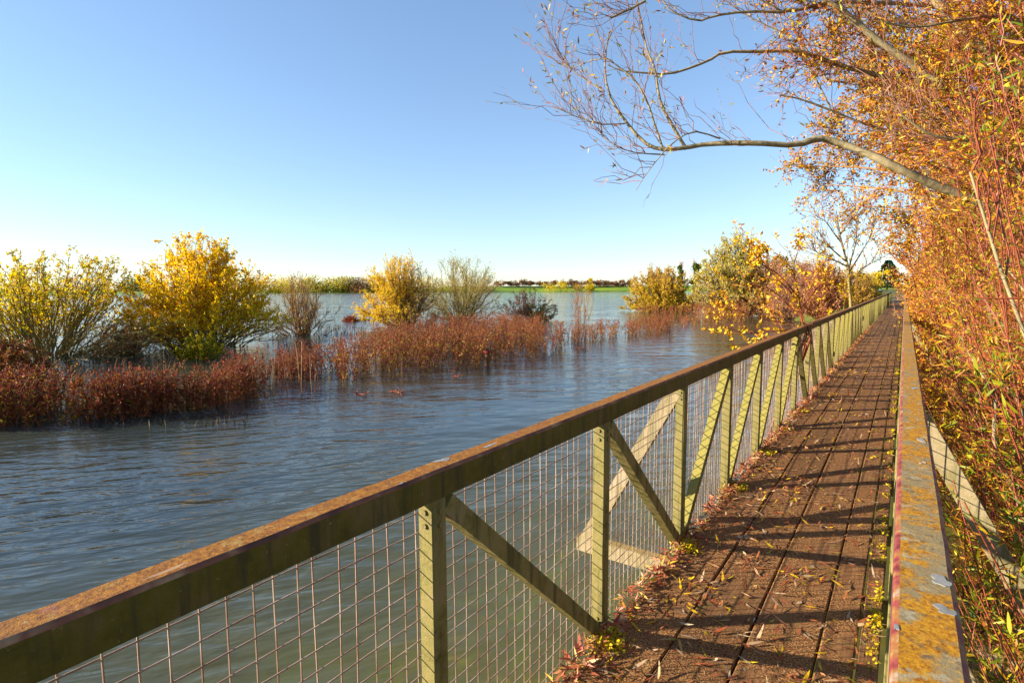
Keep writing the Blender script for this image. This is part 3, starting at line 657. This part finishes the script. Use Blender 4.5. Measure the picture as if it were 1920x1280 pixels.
# dead tall stalks
t = thing('dead_stalks', 'tall thin pale brown dead stalks in front of the red docks', 'dead stalks', G(545, 725))
c0 = G(545, 725); mb = MB(); lst = []
for u, v, vt in ((500, 738, 640), (507, 735, 632), (512, 741, 650), (530, 730, 655), (540, 738, 650), (552, 728, 668), (565, 742, 640), (572, 735, 655), (585, 728, 660), (560, 720, 640), (605, 735, 668), (620, 728, 672), (497, 720, 665), (590, 740, 690)):
    p = G(u, v); D = depth(p); hgt = W(u, vt, D)[2]; q = p + np.array((RNG.normal() * .12, RNG.normal() * .12, hgt))
    lst.append(spline([p - (0, 0, .3), p * .5 + q * .5 + RNG.normal(size=3) * .03, q], 6) - c0)
S = np.array(lst); mb.add(*tubes(S, .011 * np.linspace(1, .55, 6)[None], 5))
B = shoots(S, 46, .3, 1, (.12, .4), .6, .5, (0, 0, .1), (0, 0, -.2), 4); mb.add(*tubes(B, .004, 3)); mb.build('stalks', M['stalk'], t)
m2 = MB(); m2.add(*leaf_kites(B, 190, .3, 1, (.04, .1), .3)); m2.build('dead_leaves', M['leaf_dock'], t)

# floating debris, broken twigs, the wooden post
for u, v, n, sx, sz, lab in ((658, 602, 700, .75, .55, 'brown heap of flood debris floating beside the orange yellow willow'), (682, 600, 320, .55, .22, 'low tan raft of reeds next to the brown debris heap')):
    p = G(u, v); t = thing('debris_raft', lab, 'flood debris', p)
    a = rnd(n) * 6.28; r = np.sqrt(rnd(n)); zz = sz * (1 - r ** 1.5) * rnd(n) ** .6
    b_ = np.stack([np.cos(a) * r * sx, np.sin(a) * r * sx * .6, zz - .03], -1); d = nrm(rdir(n) * np.array((1, 1, .5)) + (0, 0, .12))
    sd = nrm(np.cross(d, rdir(n))); m2 = MB(); L = .15 + .3 * rnd(n)
    m2.add(*leaf_lances(b_, d, sd, L, L * .16, RNG.normal(size=n) * .2)); m2.build('reeds', M['leaf_dock' if sz > .3 else 'leaf_tan'], t)
    S = np.stack([b_[:60], b_[:60] + d[:60] * .25, b_[:60] + d[:60] * .5 + (0, 0, .04)], 1); m2 = MB(); m2.add(*tubes(S, .008, 3)); m2.build('sticks', M['twig_brown'], t)
for u, v, n, L0, lab in ((738, 736, 14, .34, 'forked dead branch floating below the big dock bank'), (675, 741, 10, .2, 'small tangle of red twigs drifting in open water'), (852, 707, 8, .16, 'single dark twig tip poking out of the water by the dock bank'), (1085, 655, 22, .4, 'low drifted twigs at the sapling end of the dock bank')):
    p = G(u, v); S0 = np.array([spline([np.array((-L0, .1, -.02)), (0, 0, .04), (L0 * 1.1, -.06, .05)], 6)])
    B = shoots(S0, n, .1, 1, (.12, .42), .7, .6, (0, 0, .2), (0, 0, 0), 4); mb = MB(); mb.add(*tubes(S0, .012, 4)); mb.add(*tubes(B, .005, 3))
    mb.add(*leaf_kites(B, n * 5, .3, 1, (.03, .07), .5)); o = mb.build('floating_branch', M['twig_red'], smooth=False); o.location = p; tag(o, lab, 'branch')
p = G(913, 686); t = thing('mooring_post', 'weathered wooden post with red top in front of the dock bank', 'post', p)
hgt = W(913, 652, depth(p))[2]; mb = MB(); S = np.array([[(0, 0, -1.0), (.01, 0, 0), (.02, .01, hgt * .5), (.0, 0, hgt * .98)]]); mb.add(*tubes(S, np.array([[.1, .1, .095, .09]]), 9))
mb.add(*tubes(np.array([[(.0, 0, hgt * .98), (0, 0, hgt)]]), np.array([[.09, .01]]), 9)); mb.build('shaft', M['timber'], t, True)
mb = MB(); mb.box((-.103, -.103, hgt * .74), (.103, .103, hgt * .84)); mb.build('marker_plate', M['red_paint'], t)
def water_tufts(label, u0, u1, v0, v1, n, hmin, hmax, m):
    c = G((u0 + u1) / 2, (v0 + v1) / 2); base = np.array([G(u0 + (u1 - u0) * a, v0 + (v1 - v0) * b_) for a, b_ in RNG.random((n, 2))]) - c
    d = nrm(RNG.normal(size=(n, 3)) * .25 + (0, 0, 1)); L = hmin + (hmax - hmin) * rnd(n)
    mb = MB(); mb.add(*leaf_lances(base - (0, 0, .05), d, nrm(np.cross(d, rdir(n))), L, L * .05 + .012, RNG.normal(size=n) * .3))
    o = mb.build('drowned_stems', M[m]); o.location = c; return tag(o, label, 'water plants', kind='stuff')
water_tufts('dark drowned stems poking from the water beside the small bare shrub', 600, 690, 612, 628, 190, .12, .45, 'bark_dark')
water_tufts('dark drowned stems under the wide half bare willow', 60, 340, 655, 700, 420, .1, .42, 'bark_dark')
water_tufts('dark drowned stems along the river edge of the dock rows', 20, 470, 770, 800, 260, .08, .28, 'bark_dark')
water_tufts('dark drowned stems around the small bare shrub', 500, 660, 622, 655, 260, .12, .4, 'bark_dark')

# ------------------------------------------------------------------ trees
def LP(pts, K=14, start=None):
    p = [np.array(start, float)] if start is not None else []
    D = pts[0][2]
    for q in pts:
        if len(q) > 2: D = q[2]
        p.append(W(q[0], q[1], D))
    return spline(p, K)
def keep_clear(P):
    """nothing grows over the near deck, through the rail or against the camera"""
    x, y, z = P[..., 0], P[..., 1], P[..., 2]
    bad = ((x < RX + RW + .06) & (y < 9.0 + 2 * np.sin(z * 3)) & (z < CZ + 1.25)) | ((x < .16) & (y < 4.5)) | (np.linalg.norm(P - CAM, axis=-1) < 1.25)
    bad |= (x < RX + .01) & (z < CZ - .15) & (y < 60)
    bad |= (x < -.1 - .03 * y) & (z < CZ + .14 * y)
    return P[~bad.any(axis=1)] if P.ndim == 3 else ~bad

def leafy_tree(name, label, cat, base, limbs, radii, bark, twig, leafm, nb=(0, 1, 1), nt=(0, 1, 1), nl=0, lsize=(.04, .08), lance=True, aspect=.14, clear=True, group=None, b_t0=.2, l_t0=.2,
               bias=(-.2, 0, .2), tw=.004, br=.009, extra=None, S=6, up=(-.1, 0, .3)):
    """hand laid limbs, branches off the limbs, twigs off the branches, single leaves on the twigs"""
    base = np.asarray(base, float); t = thing(name, label, cat, base, group)
    mb = MB(); K = 14
    for L, (ra, rb) in zip(limbs, radii):
        rr = np.linspace(ra, rb, len(L)) * (1 + .06 * RNG.normal(size=len(L)))
        mb.add(*tubes((L - base)[None], rr[None], S))
    mb.build('trunk', M[bark], t, True)
    Ls = np.array([spline(L, K) for L in limbs])
    fil = (lambda P: keep_clear(P)) if clear else (lambda P: P)
    B = fil(shoots(Ls, nb[0], b_t0, 1, nb[1:], .7, .6, bias, (0, 0, .12), 7, .06, .3)) if nb[0] else Ls[:0]
    if extra is not None: extra = np.array([spline(p, 7) for p in extra])
    if extra is not None: B = np.concatenate([B, fil(extra)]) if len(B) else fil(extra)
    T = fil(shoots(B, nt[0], .08, 1, nt[1:], .8, .55, up, (0, 0, .05), 5, .07, .3))
    mb = MB(); mb.add(*tubes(B - base, br * np.linspace(1, .4, B.shape[1])[None], 4)); mb.add(*tubes(T - base, tw * np.linspace(1, .5, 5)[None], 3)); mb.build('twigs', M[twig], t)
    mb = MB(); Tl = T - base; kp = (lambda p: keep_clear(p + base)) if clear else None
    if nl:
        for frac, sz, ln in ((1, lsize, lance),):
            f = lances_on if ln else leaf_kites
            mb.add(*f(Tl, nl, l_t0, 1, sz, aspect, keep=kp))
        mb.build('crown', M[leafm], t)
    return t

# near willow whose pale limbs arch over the bridge
tb = np.array((1.45, 6.8, .4)); trunk = spline([tb, (1.4, 6.75, 2.0), (1.25, 6.7, 3.6), (1.15, 6.7, 5.2), (1.0, 6.6, 7.0)], 14)
TR = lambda z: (np.interp(z, (0, 2, 3.6, 5.2, 7), (1.45, 1.4, 1.25, 1.15, 1.0)), 6.72, z)
limbs = [trunk,
  LP([(1765, 352, 4.8), (1690, 318, 4.8), (1620, 285, 4.9), (1565, 266, 5), (1532, 260), (1490, 272), (1410, 268), (1330, 270, 5.1), (1285, 277), (1240, 280), (1207, 266, 5.2), (1172, 226), (1143, 180), (1134, 120), (1142, 62)], 30, TR(3.25)),
  LP([(1287, 280, 5.1), (1262, 238), (1238, 190), (1228, 130), (1212, 90), (1196, 8), (1185, -50)], 16),
  LP([(1172, 232, 5.2), (1128, 233), (1095, 224), (1065, 212), (1038, 200)], 10),
  LP([(1350, 260, 5.1), (1302, 247, 5.0), (1262, 268, 4.9), (1232, 300), (1208, 332), (1192, 358)], 12),
  LP([(1246, 290, 5.1), (1190, 286), (1152, 272), (1126, 250), (1117, 236)], 9),
  LP([(1242, 276, 5.1), (1228, 235), (1213, 190), (1190, 150), (1165, 130), (1128, 108), (1070, 128 , 5.3), (1030, 105), (1002, 80)], 16),
  LP([(1134, 172, 5.2), (1095, 148, 5.3), (1060, 118), (1042, 84)], 8),
  LP([(1760, 160, 5.6), (1690, 150), (1620, 135), (1560, 118), (1500, 96), (1440, 97), (1360, 98), (1332, 112), (1290, 129), (1250, 139), (1200, 136), (1165, 133), (1140, 122)], 24, TR(4.0)),
  LP([(1800, 290, 5.8), (1720, 264), (1620, 232), (1560, 208), (1500, 186), (1462, 179)], 16, TR(3.2)),
  LP([(1750, 12, 5.2), (1640, 6), (1560, 5), (1480, 22), (1400, 22), (1340, 30), (1310, 39), (1265, 24), (1240, -4), (1225, -60)], 20, TR(5.0)),
  LP([(1470, 24, 5.2), (1430, 2), (1380, -20)], 6), LP([(1210, 2, 5.0), (1180, 18), (1144, 34)], 6),
  LP([(1880, 262, 5.0), (1820, 205), (1760, 155), (1700, 112), (1640, 72), (1600, 36), (1560, 8), (1500, -40)], 16, TR(3.4)),
  LP([(1960, 255, 4.8), (1880, 130), (1810, 62), (1755, 2), (1720, -60)], 14, TR(3.6)),
  LP([(1930, 45, 4.2), (1860, 30), (1790, 40), (1710, 52), (1650, 38)], 12, TR(5.0)),
  LP([(1930, 345, 4.0), (1850, 275), (1790, 262), (1740, 250), (1690, 215)], 12, TR(3.0)),
  LP([(1550, 150, 5.6), (1500, 80), (1420, 40), (1340, -10)], 8), LP([(1560, 210, 5.8), (1520, 130), (1470, 60), (1455, -20)], 8)]
rad_ = [(.12, .05), (.040, .006), (.016, .004), (.007, .002), (.008, .002), (.007, .002), (.011, .002), (.006, .002), (.028, .005), (.022, .006), (.020, .004), (.010, .003), (.012, .008), (.042, .02), (.048, .028), (.015, .006), (.015, .006), (.008, .003), (.009, .003)]
leafy_tree('willow_tree', 'near willow with long pale limbs arching bare over the bridge and open sky', 'tree', tb, limbs, rad_, 'twig_pale', 'twig_pink', 'leaf_willow', (330, .2, .95), (520, .15, .55), 1600, (.04, .07), True, .2, bias=(-.05, 0, .45), tw=.0017, br=.0034, b_t0=.12, up=(-.05, 0, .35), clear=False)
near_tree = [o for o in COL.objects if o.name.startswith('willow_tree')][-1]
Ls = np.array([spline(L, 14) for L in limbs[8:11] + limbs[13:17]])
B = shoots(Ls, 360, 0, .36, (.25, .95), .5, .7, (-.1, 0, .2), (0, 0, .05), 7, .07, .2); T = shoots(B, 2400, .05, 1, (.15, .5), .8, .6, (-.1, 0, .15), (0, 0, .05), 5, .07, .3)
mb = MB(); mb.add(*tubes(B - tb, .0032 * np.linspace(1, .4, 7)[None], 4)); mb.add(*tubes(T - tb, .0016, 3)); mb.build('leafy_twigs', M['twig_red'], near_tree)
mb = MB(); mb.add(*lances_on(T - tb, 6000, .1, 1, (.03, .07), .2)); mb.add(*leaf_kites(T - tb, 6500, .1, 1, (.03, .055), .55)); mb.build('crown', M['leaf_orange'], near_tree)

def shoot_fan(n, x, y, z0, tx, ty, tz, K=8):
    """long straight willow shoots from stools at the bridge side up to random tips"""
    b = np.stack([x[0] + (x[1] - x[0]) * rnd(n), y[0] + (y[1] - y[0]) * rnd(n), np.full(n, z0)], -1)
    e = np.stack([tx[0] + (tx[1] - tx[0]) * rnd(n) ** 1.3, ty[0] + (ty[1] - ty[0]) * rnd(n), tz[0] + (tz[1] - tz[0]) * rnd(n)], -1)
    s = np.linspace(0, 1, K)[None, :, None]; m = b * .45 + e * .55 + np.stack([.25 + 0 * b[:, 0], 0 * b[:, 0], .35 + 0 * b[:, 0]], -1)
    P = b[:, None] * (1 - s) ** 2 + 2 * m[:, None] * s * (1 - s) + e[:, None] * s ** 2
    P[:, 1:] += RNG.normal(size=(n, K - 1, 3)) * .05
    return P
def cut(P):                                     # trim a shoot at the point where it would reach the rail or the camera
    out = []
    for p in P:
        ok = keep_clear(p)
        if ok.all(): out.append(p); continue
        k = int(np.argmin(ok))
        if k >= 4: out.append(spline(p[:k], len(p)))
    return np.array(out)
wall = [
  ((.6, 1.2), (1.4, 3.4), (.17, .75), (1.45, 3.6), (.2, 2.3), 60, 900, 12000, (.03, .07), True, 'leaf_willow_green', 'low leafy willow growth below the lichen covered rail in the bottom right corner'),  # x of stool, y, tips x, tips y, tips z, shoots, twigs, leaves, leaf size, lance?, leaf material, label
  ((.7, 1.3), (2.4, 4.2), (.16, .95), (1.5, 4.6), (.9, 5.6), 70, 1500, 16000, (.03, .075), True, 'leaf_willow_green', 'nearest willow scrub crowding the lichen covered rail at the right picture edge'),
  ((.7, 1.4), (4.6, 6.2), (.14, 1.1), (3.6, 7.0), (.9, 6.2), 85, 2600, 28000, (.026, .058), True, 'leaf_willow', 'willow scrub with long narrow leaves behind the first right outrigger'),
  ((.7, 1.5), (6.8, 8.8), (.10, 1.3), (6.0, 10.0), (.8, 6.0), 95, 4000, 42000, (.025, .055), True, 'leaf_willow', 'dense red twigged willow scrub beside the middle of the lichen covered rail'),
  ((.7, 1.7), (9.6, 12.5), (-.15, 1.5), (8.8, 13.5), (.9, 6.0), 110, 4500, 40000, (.03, .06), False, 'leaf_orange', 'orange leaved scrub hanging over the far end of the visible lichen covered rail'),
  ((.7, 2.0), (13.5, 17.0), (-.25, 1.8), (12.5, 18.0), (1.0, 6.0), 120, 4500, 38000, (.035, .065), False, 'leaf_orange', 'small leaved orange scrub arching over the narrowing bridge deck'),
]
for i, (x, y, tx, ty, tz, ns, nt, nl, sz, ln, lm, lab) in enumerate(wall):
    base = np.array((sum(x) / 2, sum(y) / 2, bank_z(sum(x) / 2, sum(y) / 2) - .1))
    P = cut(shoot_fan(ns, x, y, base[2], tx, ty, tz))
    nst = max(5, ns // 14)
    leafy_tree('willow_scrub', lab, 'scrub', base, [p for p in P[:nst]], [(.022 + .02 * RNG.random(), .006) for _ in range(nst)], 'twig_pale' if i < 3 else 'twig_brown', 'twig_red', lm, (ns * 2, .4, 1.3), (nt, .18, .6), nl, sz, ln, .15 if ln else .55,
               tw=.0019 + .0003 * i, br=.0048 + .0006 * i, extra=P[nst:], S=5, up=(-.25, -.15, .1))

# crown of oval orange leaves over the deck further on
tb = np.array((1.9, 11.5, .9)); tz_ = lambda z: (1.9 - .12 * (z - 1), 11.5 - .03 * z, z)
blobs = [(1545, 345, 11.5, .75), (1600, 290, 11, .9), (1655, 215, 10.5, 1.1), (1700, 330, 9, 1.1), (1620, 110, 10.5, .8), (1760, 210, 8.5, 1.1), (1830, 320, 8, 1.1), (1610, 385, 12.5, .55), (1700, 420, 12, .9), (1800, 90, 8, 1.0), (1890, 180, 7.5, 1.0), (1860, 430, 8, .9), (1690, 60, 9.5, .8), (1780, 130, 6.5, .7), (1700, 190, 7, .7), (1850, 60, 6, .7), (1640, 160, 9, .8), (1580, 60, 9, .6), (1720, 290, 6.5, .6), (1880, 290, 6, .7), (1500, 310, 11.5, .45), (1560, 250, 11, .6)]
limbs = [spline([tb, tz_(2.5), tz_(4), tz_(5.5), tz_(7)], 12)]; radii = [(.13, .05)]; ext = []
for u, v, D, r in blobs:
    c = W(u, v, D); z0 = np.clip(c[2] - 1.6, 1.6, 5.5)
    limbs.append(spline([tz_(z0), np.array(tz_(z0)) * .5 + c * .5 + (0, 0, .3), c], 12)); radii.append((.035, .010))
    for _ in range(int(26 * r)):
        e = c + rdir(1)[0] * r * RNG.random() ** .4; a = c + RNG.normal(size=3) * .15 * r
        ext.append(spline([a, (a + e) / 2 + (0, 0, .1), e], 7))
leafy_tree('hornbeam_tree', 'tree with small oval orange leaves leaning over the bridge beyond the near willow', 'tree', tb, limbs, radii, 'twig_brown', 'twig_brown', 'leaf_orange', (90, .4, 1.0), (4000, .2, .6), 31000, (.04, .07), False, .6, extra=np.array(ext), tw=.003, br=.006, bias=(-.1, 0, .2), clear=False)

# row of smaller trees along the right of the bridge to its end
for i, (x, y, h, w, lm, bk, lab) in enumerate(((1.9, 20, 5.2, 3.7, 'leaf_orange', 'twig_pink', 'yellow orange bush leaning in where the deck narrows, right side'), (2.1, 26, 5.4, 3.9, 'leaf_tan', 'twig_pink', 'tan bush right of the deck, behind the yellow orange one'),
        (2.2, 34, 5.6, 4.2, 'leaf_rust', 'twig_pink', 'pinkish bare bush right of the deck near its far end'), (2.6, 44, 6.5, 5.0, 'leaf_rust', 'twig_red', 'tall pinkish twiggy tree at the far end of the bridge'), (3.0, 58, 7.0, 5.2, 'leaf_tan', 'twig_pink', 'brownish tree standing past the far end of the bridge'), (3.2, 78, 7.0, 5.5, 'leaf_rust', 'twig_pink', 'farthest pinkish tree in the row on the right of the bridge'))):
    shrub('bankside_tree', lab, 'tree', (x, y, bank_z(x, y) - .1), h, w, 110, 2600, 7000, (.06 + .003 * i, .12 + .005 * i), bk, lm, 'trees along the right bank', low=.0, r0=.035 + .004 * i, twig2=3600, leaf2=(2200, 'leaf_gold', lambda q, n: q[:, 2] < .5, (.06, .11)), pw=1.1)

# yellow leaved branches just outside the left rail
tb = np.array((-1.75, 7.9, -.3)); D0 = depth((tb[0], tb[1], CZ))
limbs = [LP([(1512, 660, D0), (1503, 600), (1497, 550), (1488, 505), (1498, 462)], 14, tb), LP([(1508, 640, D0), (1480, 575), (1440, 540), (1400, 535), (1372, 530, D0 - .4)], 14, tb),
  LP([(1505, 640, D0), (1460, 605), (1420, 596), (1385, 582), (1368, 578, D0 - .3)], 12, tb), LP([(1500, 650, D0), (1450, 622), (1400, 626), (1360, 613), (1336, 612, D0 - .6)], 12, tb),
  LP([(1510, 660, D0), (1450, 648, D0 - .4), (1395, 646), (1362, 650, D0 - .7)], 12, tb), LP([(1500, 560, D0), (1460, 515), (1425, 492), (1411, 455, D0 - .3)], 12), LP([(1500, 580, D0), (1528, 545, D0 + .3), (1545, 520)], 9),
  LP([(1508, 640, D0), (1535, 600, D0 + .4), (1552, 570)], 10, tb), LP([(1495, 560, D0), (1470, 535), (1440, 505), (1424, 478, D0 - .2)], 9), LP([(1512, 650, D0), (1478, 630, D0 + .3), (1450, 580, D0 + .5), (1462, 540)], 10, tb)]
leafy_tree('elm_shrub', 'bright golden leaved shrub reaching out of the water just left of the railing', 'shrub', tb, limbs, [(.020, .004)] + [(.012, .003)] * 9, 'twig_red', 'twig_red', 'leaf_gold', (85, .2, .6), (200, .1, .35), 1650, (.032, .072), False, .62, clear=False, tw=.0025, br=.004, b_t0=.35, bias=(-.1, 0, .15), l_t0=.05)
t = bpy.data.objects[[o.name for o in COL.objects if o.name.startswith('elm_shrub')][0]]
# slim bare tree at the water's edge
tb = np.array(W(1597, 600, 18)); tb[2] = .0; DS = 18.0
limbs = [LP([(1596, 590, DS), (1592, 540), (1590, 500), (1582, 470), (1573, 430), (1568, 395)], 14, tb), LP([(1591, 512, DS), (1606, 488), (1622, 462), (1634, 440), (1640, 415)], 10), LP([(1591, 505, DS), (1599, 475), (1606, 445), (1606, 410)], 10),
  LP([(1586, 490, DS), (1563, 470), (1545, 455), (1518, 440)], 10), LP([(1589, 500, DS), (1565, 488), (1540, 478), (1522, 466)], 10), LP([(1578, 455, DS), (1562, 435), (1548, 415), (1530, 405)], 9), LP([(1592, 530, DS), (1615, 505), (1640, 490), (1655, 478)], 9), LP([(1575, 440, DS), (1590, 420), (1600, 395)], 8)]
leafy_tree('slim_tree', 'slim bare young tree with a few yellow leaves where the railing meets the bank', 'tree', tb, limbs, [(.06, .012)] + [(.028, .006)] * 7, 'twig_olive', 'twig_pink', 'leaf_gold', (110, .5, 1.3), (420, .2, .7), 620, (.08, .13), False, .55, clear=False, tw=.005, br=.009, b_t0=.25, bias=(0, 0, .3))

# ------------------------------------------------------------------ far away
def far_tree(name, label, cat, p, h, w, n, leafm, group, blob=7, trunk_h=.25, bark='bark_dark', sz=.09, cone=False, column=False):
    p = np.asarray(p, float); t = thing(name, label, cat, p, group)
    mb = MB(); mb.add(*tubes(np.array([[(0, 0, -.5), (.01 * h, 0, h * .35), (0, 0, h * .8)]]), np.array([[.035 * h, .025 * h, .008 * h]]), 6))
    c = np.stack([RNG.normal(size=blob) * .25 * w, RNG.normal(size=blob) * .25 * w, h * (trunk_h + .12 + (.78 - trunk_h) * rnd(blob))], -1)
    if column: c[:, :2] *= .35
    L = np.stack([np.tile((0, 0, h * .25), (blob, 1)), c * (.5, .5, .8), c], 1); mb.add(*tubes(L, np.array([[.015 * h, .01 * h, .004 * h]]), 4)); mb.build('trunk', M[bark], t)
    if cone:
        z = rnd(n) ** 1.5; a = rnd(n) * 6.283; r = (1 - z) ** .8 * w * .5 * (.55 + .5 * rnd(n)) * (1 + .18 * np.sin(z * 34)); q = np.stack([np.cos(a) * r, np.sin(a) * r, z * h * .96 + .04 * h], -1)
        d = nrm(np.stack([np.cos(a), np.sin(a), -.25 + .5 * rnd(n)], -1))
    else:
        k = RNG.integers(0, blob, n); rr = (w * (.24 + .14 * rnd(blob)))[k] * (.55 if column else 1)
        q = c[k] + rdir(n) * (rr * rnd(n) ** .4)[:, None] * np.array((1, 1, .8)); d = rdir(n); ok = q[:, 2] > trunk_h * h * .4; q, d = q[ok], d[ok]; n = len(q)
    sd = nrm(np.cross(d, rdir(n))); L = h * sz * (.5 + rnd(n))
    v = np.stack([q, q + d * (L * .5)[:, None] + sd * (L * .28)[:, None], q + d * L[:, None], q + d * (L * .5)[:, None] - sd * (L * .28)[:, None]], 1)
    m2 = MB(); m2.add(v.reshape(-1, 3), np.arange(4 * n).reshape(n, 4)); m2.build('crown', M[leafm], t); return t
def far_at(u, v_top, v_base, D):
    p = W(u, v_base, D); return p, W(u, v_top, D)[2] - p[2]
far = [(20, 524, 80, 'leaf_lime'), (150, 520, 70, 'leaf_rust'), (255, 512, 40, 'leaf_green'), (330, 522, 80, 'leaf_tan'), (430, 522, 80, 'leaf_lime'), (487, 519, 50, 'leaf_tan'), (516, 523, 44, 'leaf_lime'), (545, 526, 50, 'leaf_lime'),
       (588, 512, 34, 'leaf_pale'), (612, 524, 46, 'leaf_lime'), (640, 519, 36, 'leaf_green'), (660, 514, 30, 'leaf_pale'), (672, 520, 34, 'leaf_rust'), (700, 515, 44, 'leaf_tan'), (740, 518, 46, 'leaf_tan'), (800, 524, 60, 'leaf_lime'), (860, 528, 60, 'leaf_tan'), (905, 530, 40, 'leaf_rust')]
desc = {'leaf_lime': 'yellow green', 'leaf_tan': 'tan', 'leaf_rust': 'rust red', 'leaf_green': 'dark green', 'leaf_pale': 'pale bare'}
where = ['behind the left half of the wide willow', 'behind the right half of the wide willow', 'between the wide and the tall yellow willow', 'behind the left of the tall yellow willow', 'behind the right of the tall yellow willow', 'at the right edge of the tall yellow willow', 'left of the small bare shrub', 'behind the small bare shrub',
         'rising highest above the small bare shrub', 'right of the small bare shrub', 'above the floating debris', 'over the red one', 'left of the orange yellow willow', 'touching the orange yellow willow on its left', 'behind the orange yellow willow', 'between the orange yellow and the pale willow', 'behind the pale willow', 'where the green bank begins']
for (u, vt, wpx, lm), wh in zip(far, where):
    p, hh = far_at(u, vt, 548, 446); far_tree('distant_tree', '%s far shore tree %s' % (desc[lm], wh), 'tree', p, hh * .8, wpx / F_PX * 446 * 1.35, 2600, lm, 'trees on the far shore', 14, .0, sz=.10)
hx = list(range(935, 1185, 9))
for i, u in enumerate(hx):
    p, hh = far_at(u + RNG.normal() * 2, 529 - 3 * RNG.random() ** 2 - (4 if u in (952, 1024, 1033) else 0), 536, 478)
    o = far_tree('hedge_bush', 'low rust brown bush in the hedge on top of the green flood bank', 'bush', p, hh * 1.15, (12 + 8 * RNG.random()) / F_PX * 478, 900, 'leaf_hedge', 'hedge on the flood bank', 6, .0, sz=.17)
for u, vt, wpx, lm, lab in ((1030, 532, 26, 'leaf_lime', 'yellow green bush at the water line below the green bank, leftmost'), (1052, 530, 30, 'leaf_lime', 'larger yellow green bush at the water line below the green bank'), (1078, 531, 26, 'leaf_tan', 'tan bush between two yellow green ones at the far water line'), (1100, 531, 28, 'leaf_lime', 'yellow green bush behind the sapling at the far water line'), (1107, 520, 10, 'leaf_lime', 'small upright tree on the green bank behind the sapling'), (1150, 541, 46, 'leaf_tan', 'low tan reeds along the far shore right of the sapling')):
    p, hh = far_at(u, vt, 547, 452); far_tree('shore_bush', lab, 'bush', p, hh, wpx / F_PX * 452, 500, lm, 'bushes at the far water line', 7, .02, sz=.12)
for u, vt, wpx, lm, lab in ((1232, 502, 30, 'leaf_green', 'ivy covered tree just above the golden willow shrub'), (1276, 494, 20, 'leaf_green', 'ivy clad upright tree between the golden and the tall pale willow'), (1302, 490, 24, 'leaf_green', 'ivy clad tree close to the tall pale willow'), (1216, 507, 26, 'leaf_green', 'small dark tree left of the ivy covered trees')):
    p, hh = far_at(u, vt, 556, 130); t = far_tree('ivy_tree', lab, 'tree', p, hh, wpx / F_PX * 130, 1300, lm, 'ivy clad trees on the far bank', 9, .1, sz=.06, column=True)
    B = shoots(np.array([[(0, 0, hh * .4), (0, 0, hh * .7), (0, 0, hh * .95)]]), 60, .2, 1, (hh * .2, hh * .38), .6, .6, (0, 0, .5), K=5); mb = MB(); mb.add(*tubes(B, .022, 3)); mb.build('twigs', M['twig_pink'], t)
p, hh = far_at(1663, 489, 541, 230); far_tree('conifer_tree', 'dense dark green conifer beyond the far end of the path', 'tree', p, hh, 42 / F_PX * 230, 7000, 'leaf_conifer', None, cone=True, sz=.08)
p, hh = far_at(1645, 505, 541, 200); far_tree('distant_tree', 'olive tree in front of the dark conifer', 'tree', p, hh, 22 / F_PX * 200, 900, 'leaf_lime', None, 8, .05)
p, hh = far_at(1625, 512, 545, 150); far_tree('distant_tree', 'tan tree left of the leaning pole by the path', 'tree', p, hh, 30 / F_PX * 150, 1100, 'leaf_tan', None, 8, .05)
p, hh = far_at(1652, 504, 540, 150); t = thing('leaning_pole', 'grey pole leaning slightly beside the path before the conifer', 'pole', p)
mb = MB(); mb.add(*tubes(np.array([[(0, 0, -.5), (.1, 0, hh * .5), (.32, 0, hh)]]), .13, 7)); mb.build('shaft', M['beam'], t, True); mb = MB(); mb.box((.18, -.14, hh - .03), (.46, .14, hh + .05)); mb.build('cap', M['timber'], t)
# grass on the banks
def grass(label, n, xf, yf, hh):
    x, y = xf(n), yf(n); ix = np.clip(np.searchsorted(gx, x) - 1, 0, len(gx) - 2); iy = np.clip(np.searchsorted(gy, y) - 1, 0, len(gy) - 2)
    z = np.maximum(Zb[ix, iy], np.minimum(Zb[ix + 1, iy], Zb[ix, iy + 1])); ok = (z > .1) & ((x < -1.3) | (x > .5)); x, y, z = x[ok], y[ok], z[ok]; n = len(x)
    d = nrm(RNG.normal(size=(n, 3)) * .35 + (0, 0, 1)); L = hh[0] + (hh[1] - hh[0]) * rnd(n)
    mb = MB(); mb.add(*leaf_lances(np.stack([x, y, z - .05], -1), d, nrm(np.cross(d, rdir(n))), L, .012 + L * .05, RNG.normal(size=n) * .4)); o = mb.build('grass', M['leaf_green']); tag(o, label, 'grass', kind='stuff')
grass('rough grass on the bank below the scrub right of the bridge', 14000, lambda n: .9 + 4 * rnd(n) ** 1.5, lambda n: 1 + 60 * rnd(n) ** 1.5, (.15, .5))
grass('rough grass on the bank beside the tarmac path', 12000, lambda n: -2 - 20 * rnd(n) ** 1.5, lambda n: 32 + 90 * rnd(n), (.15, .5))
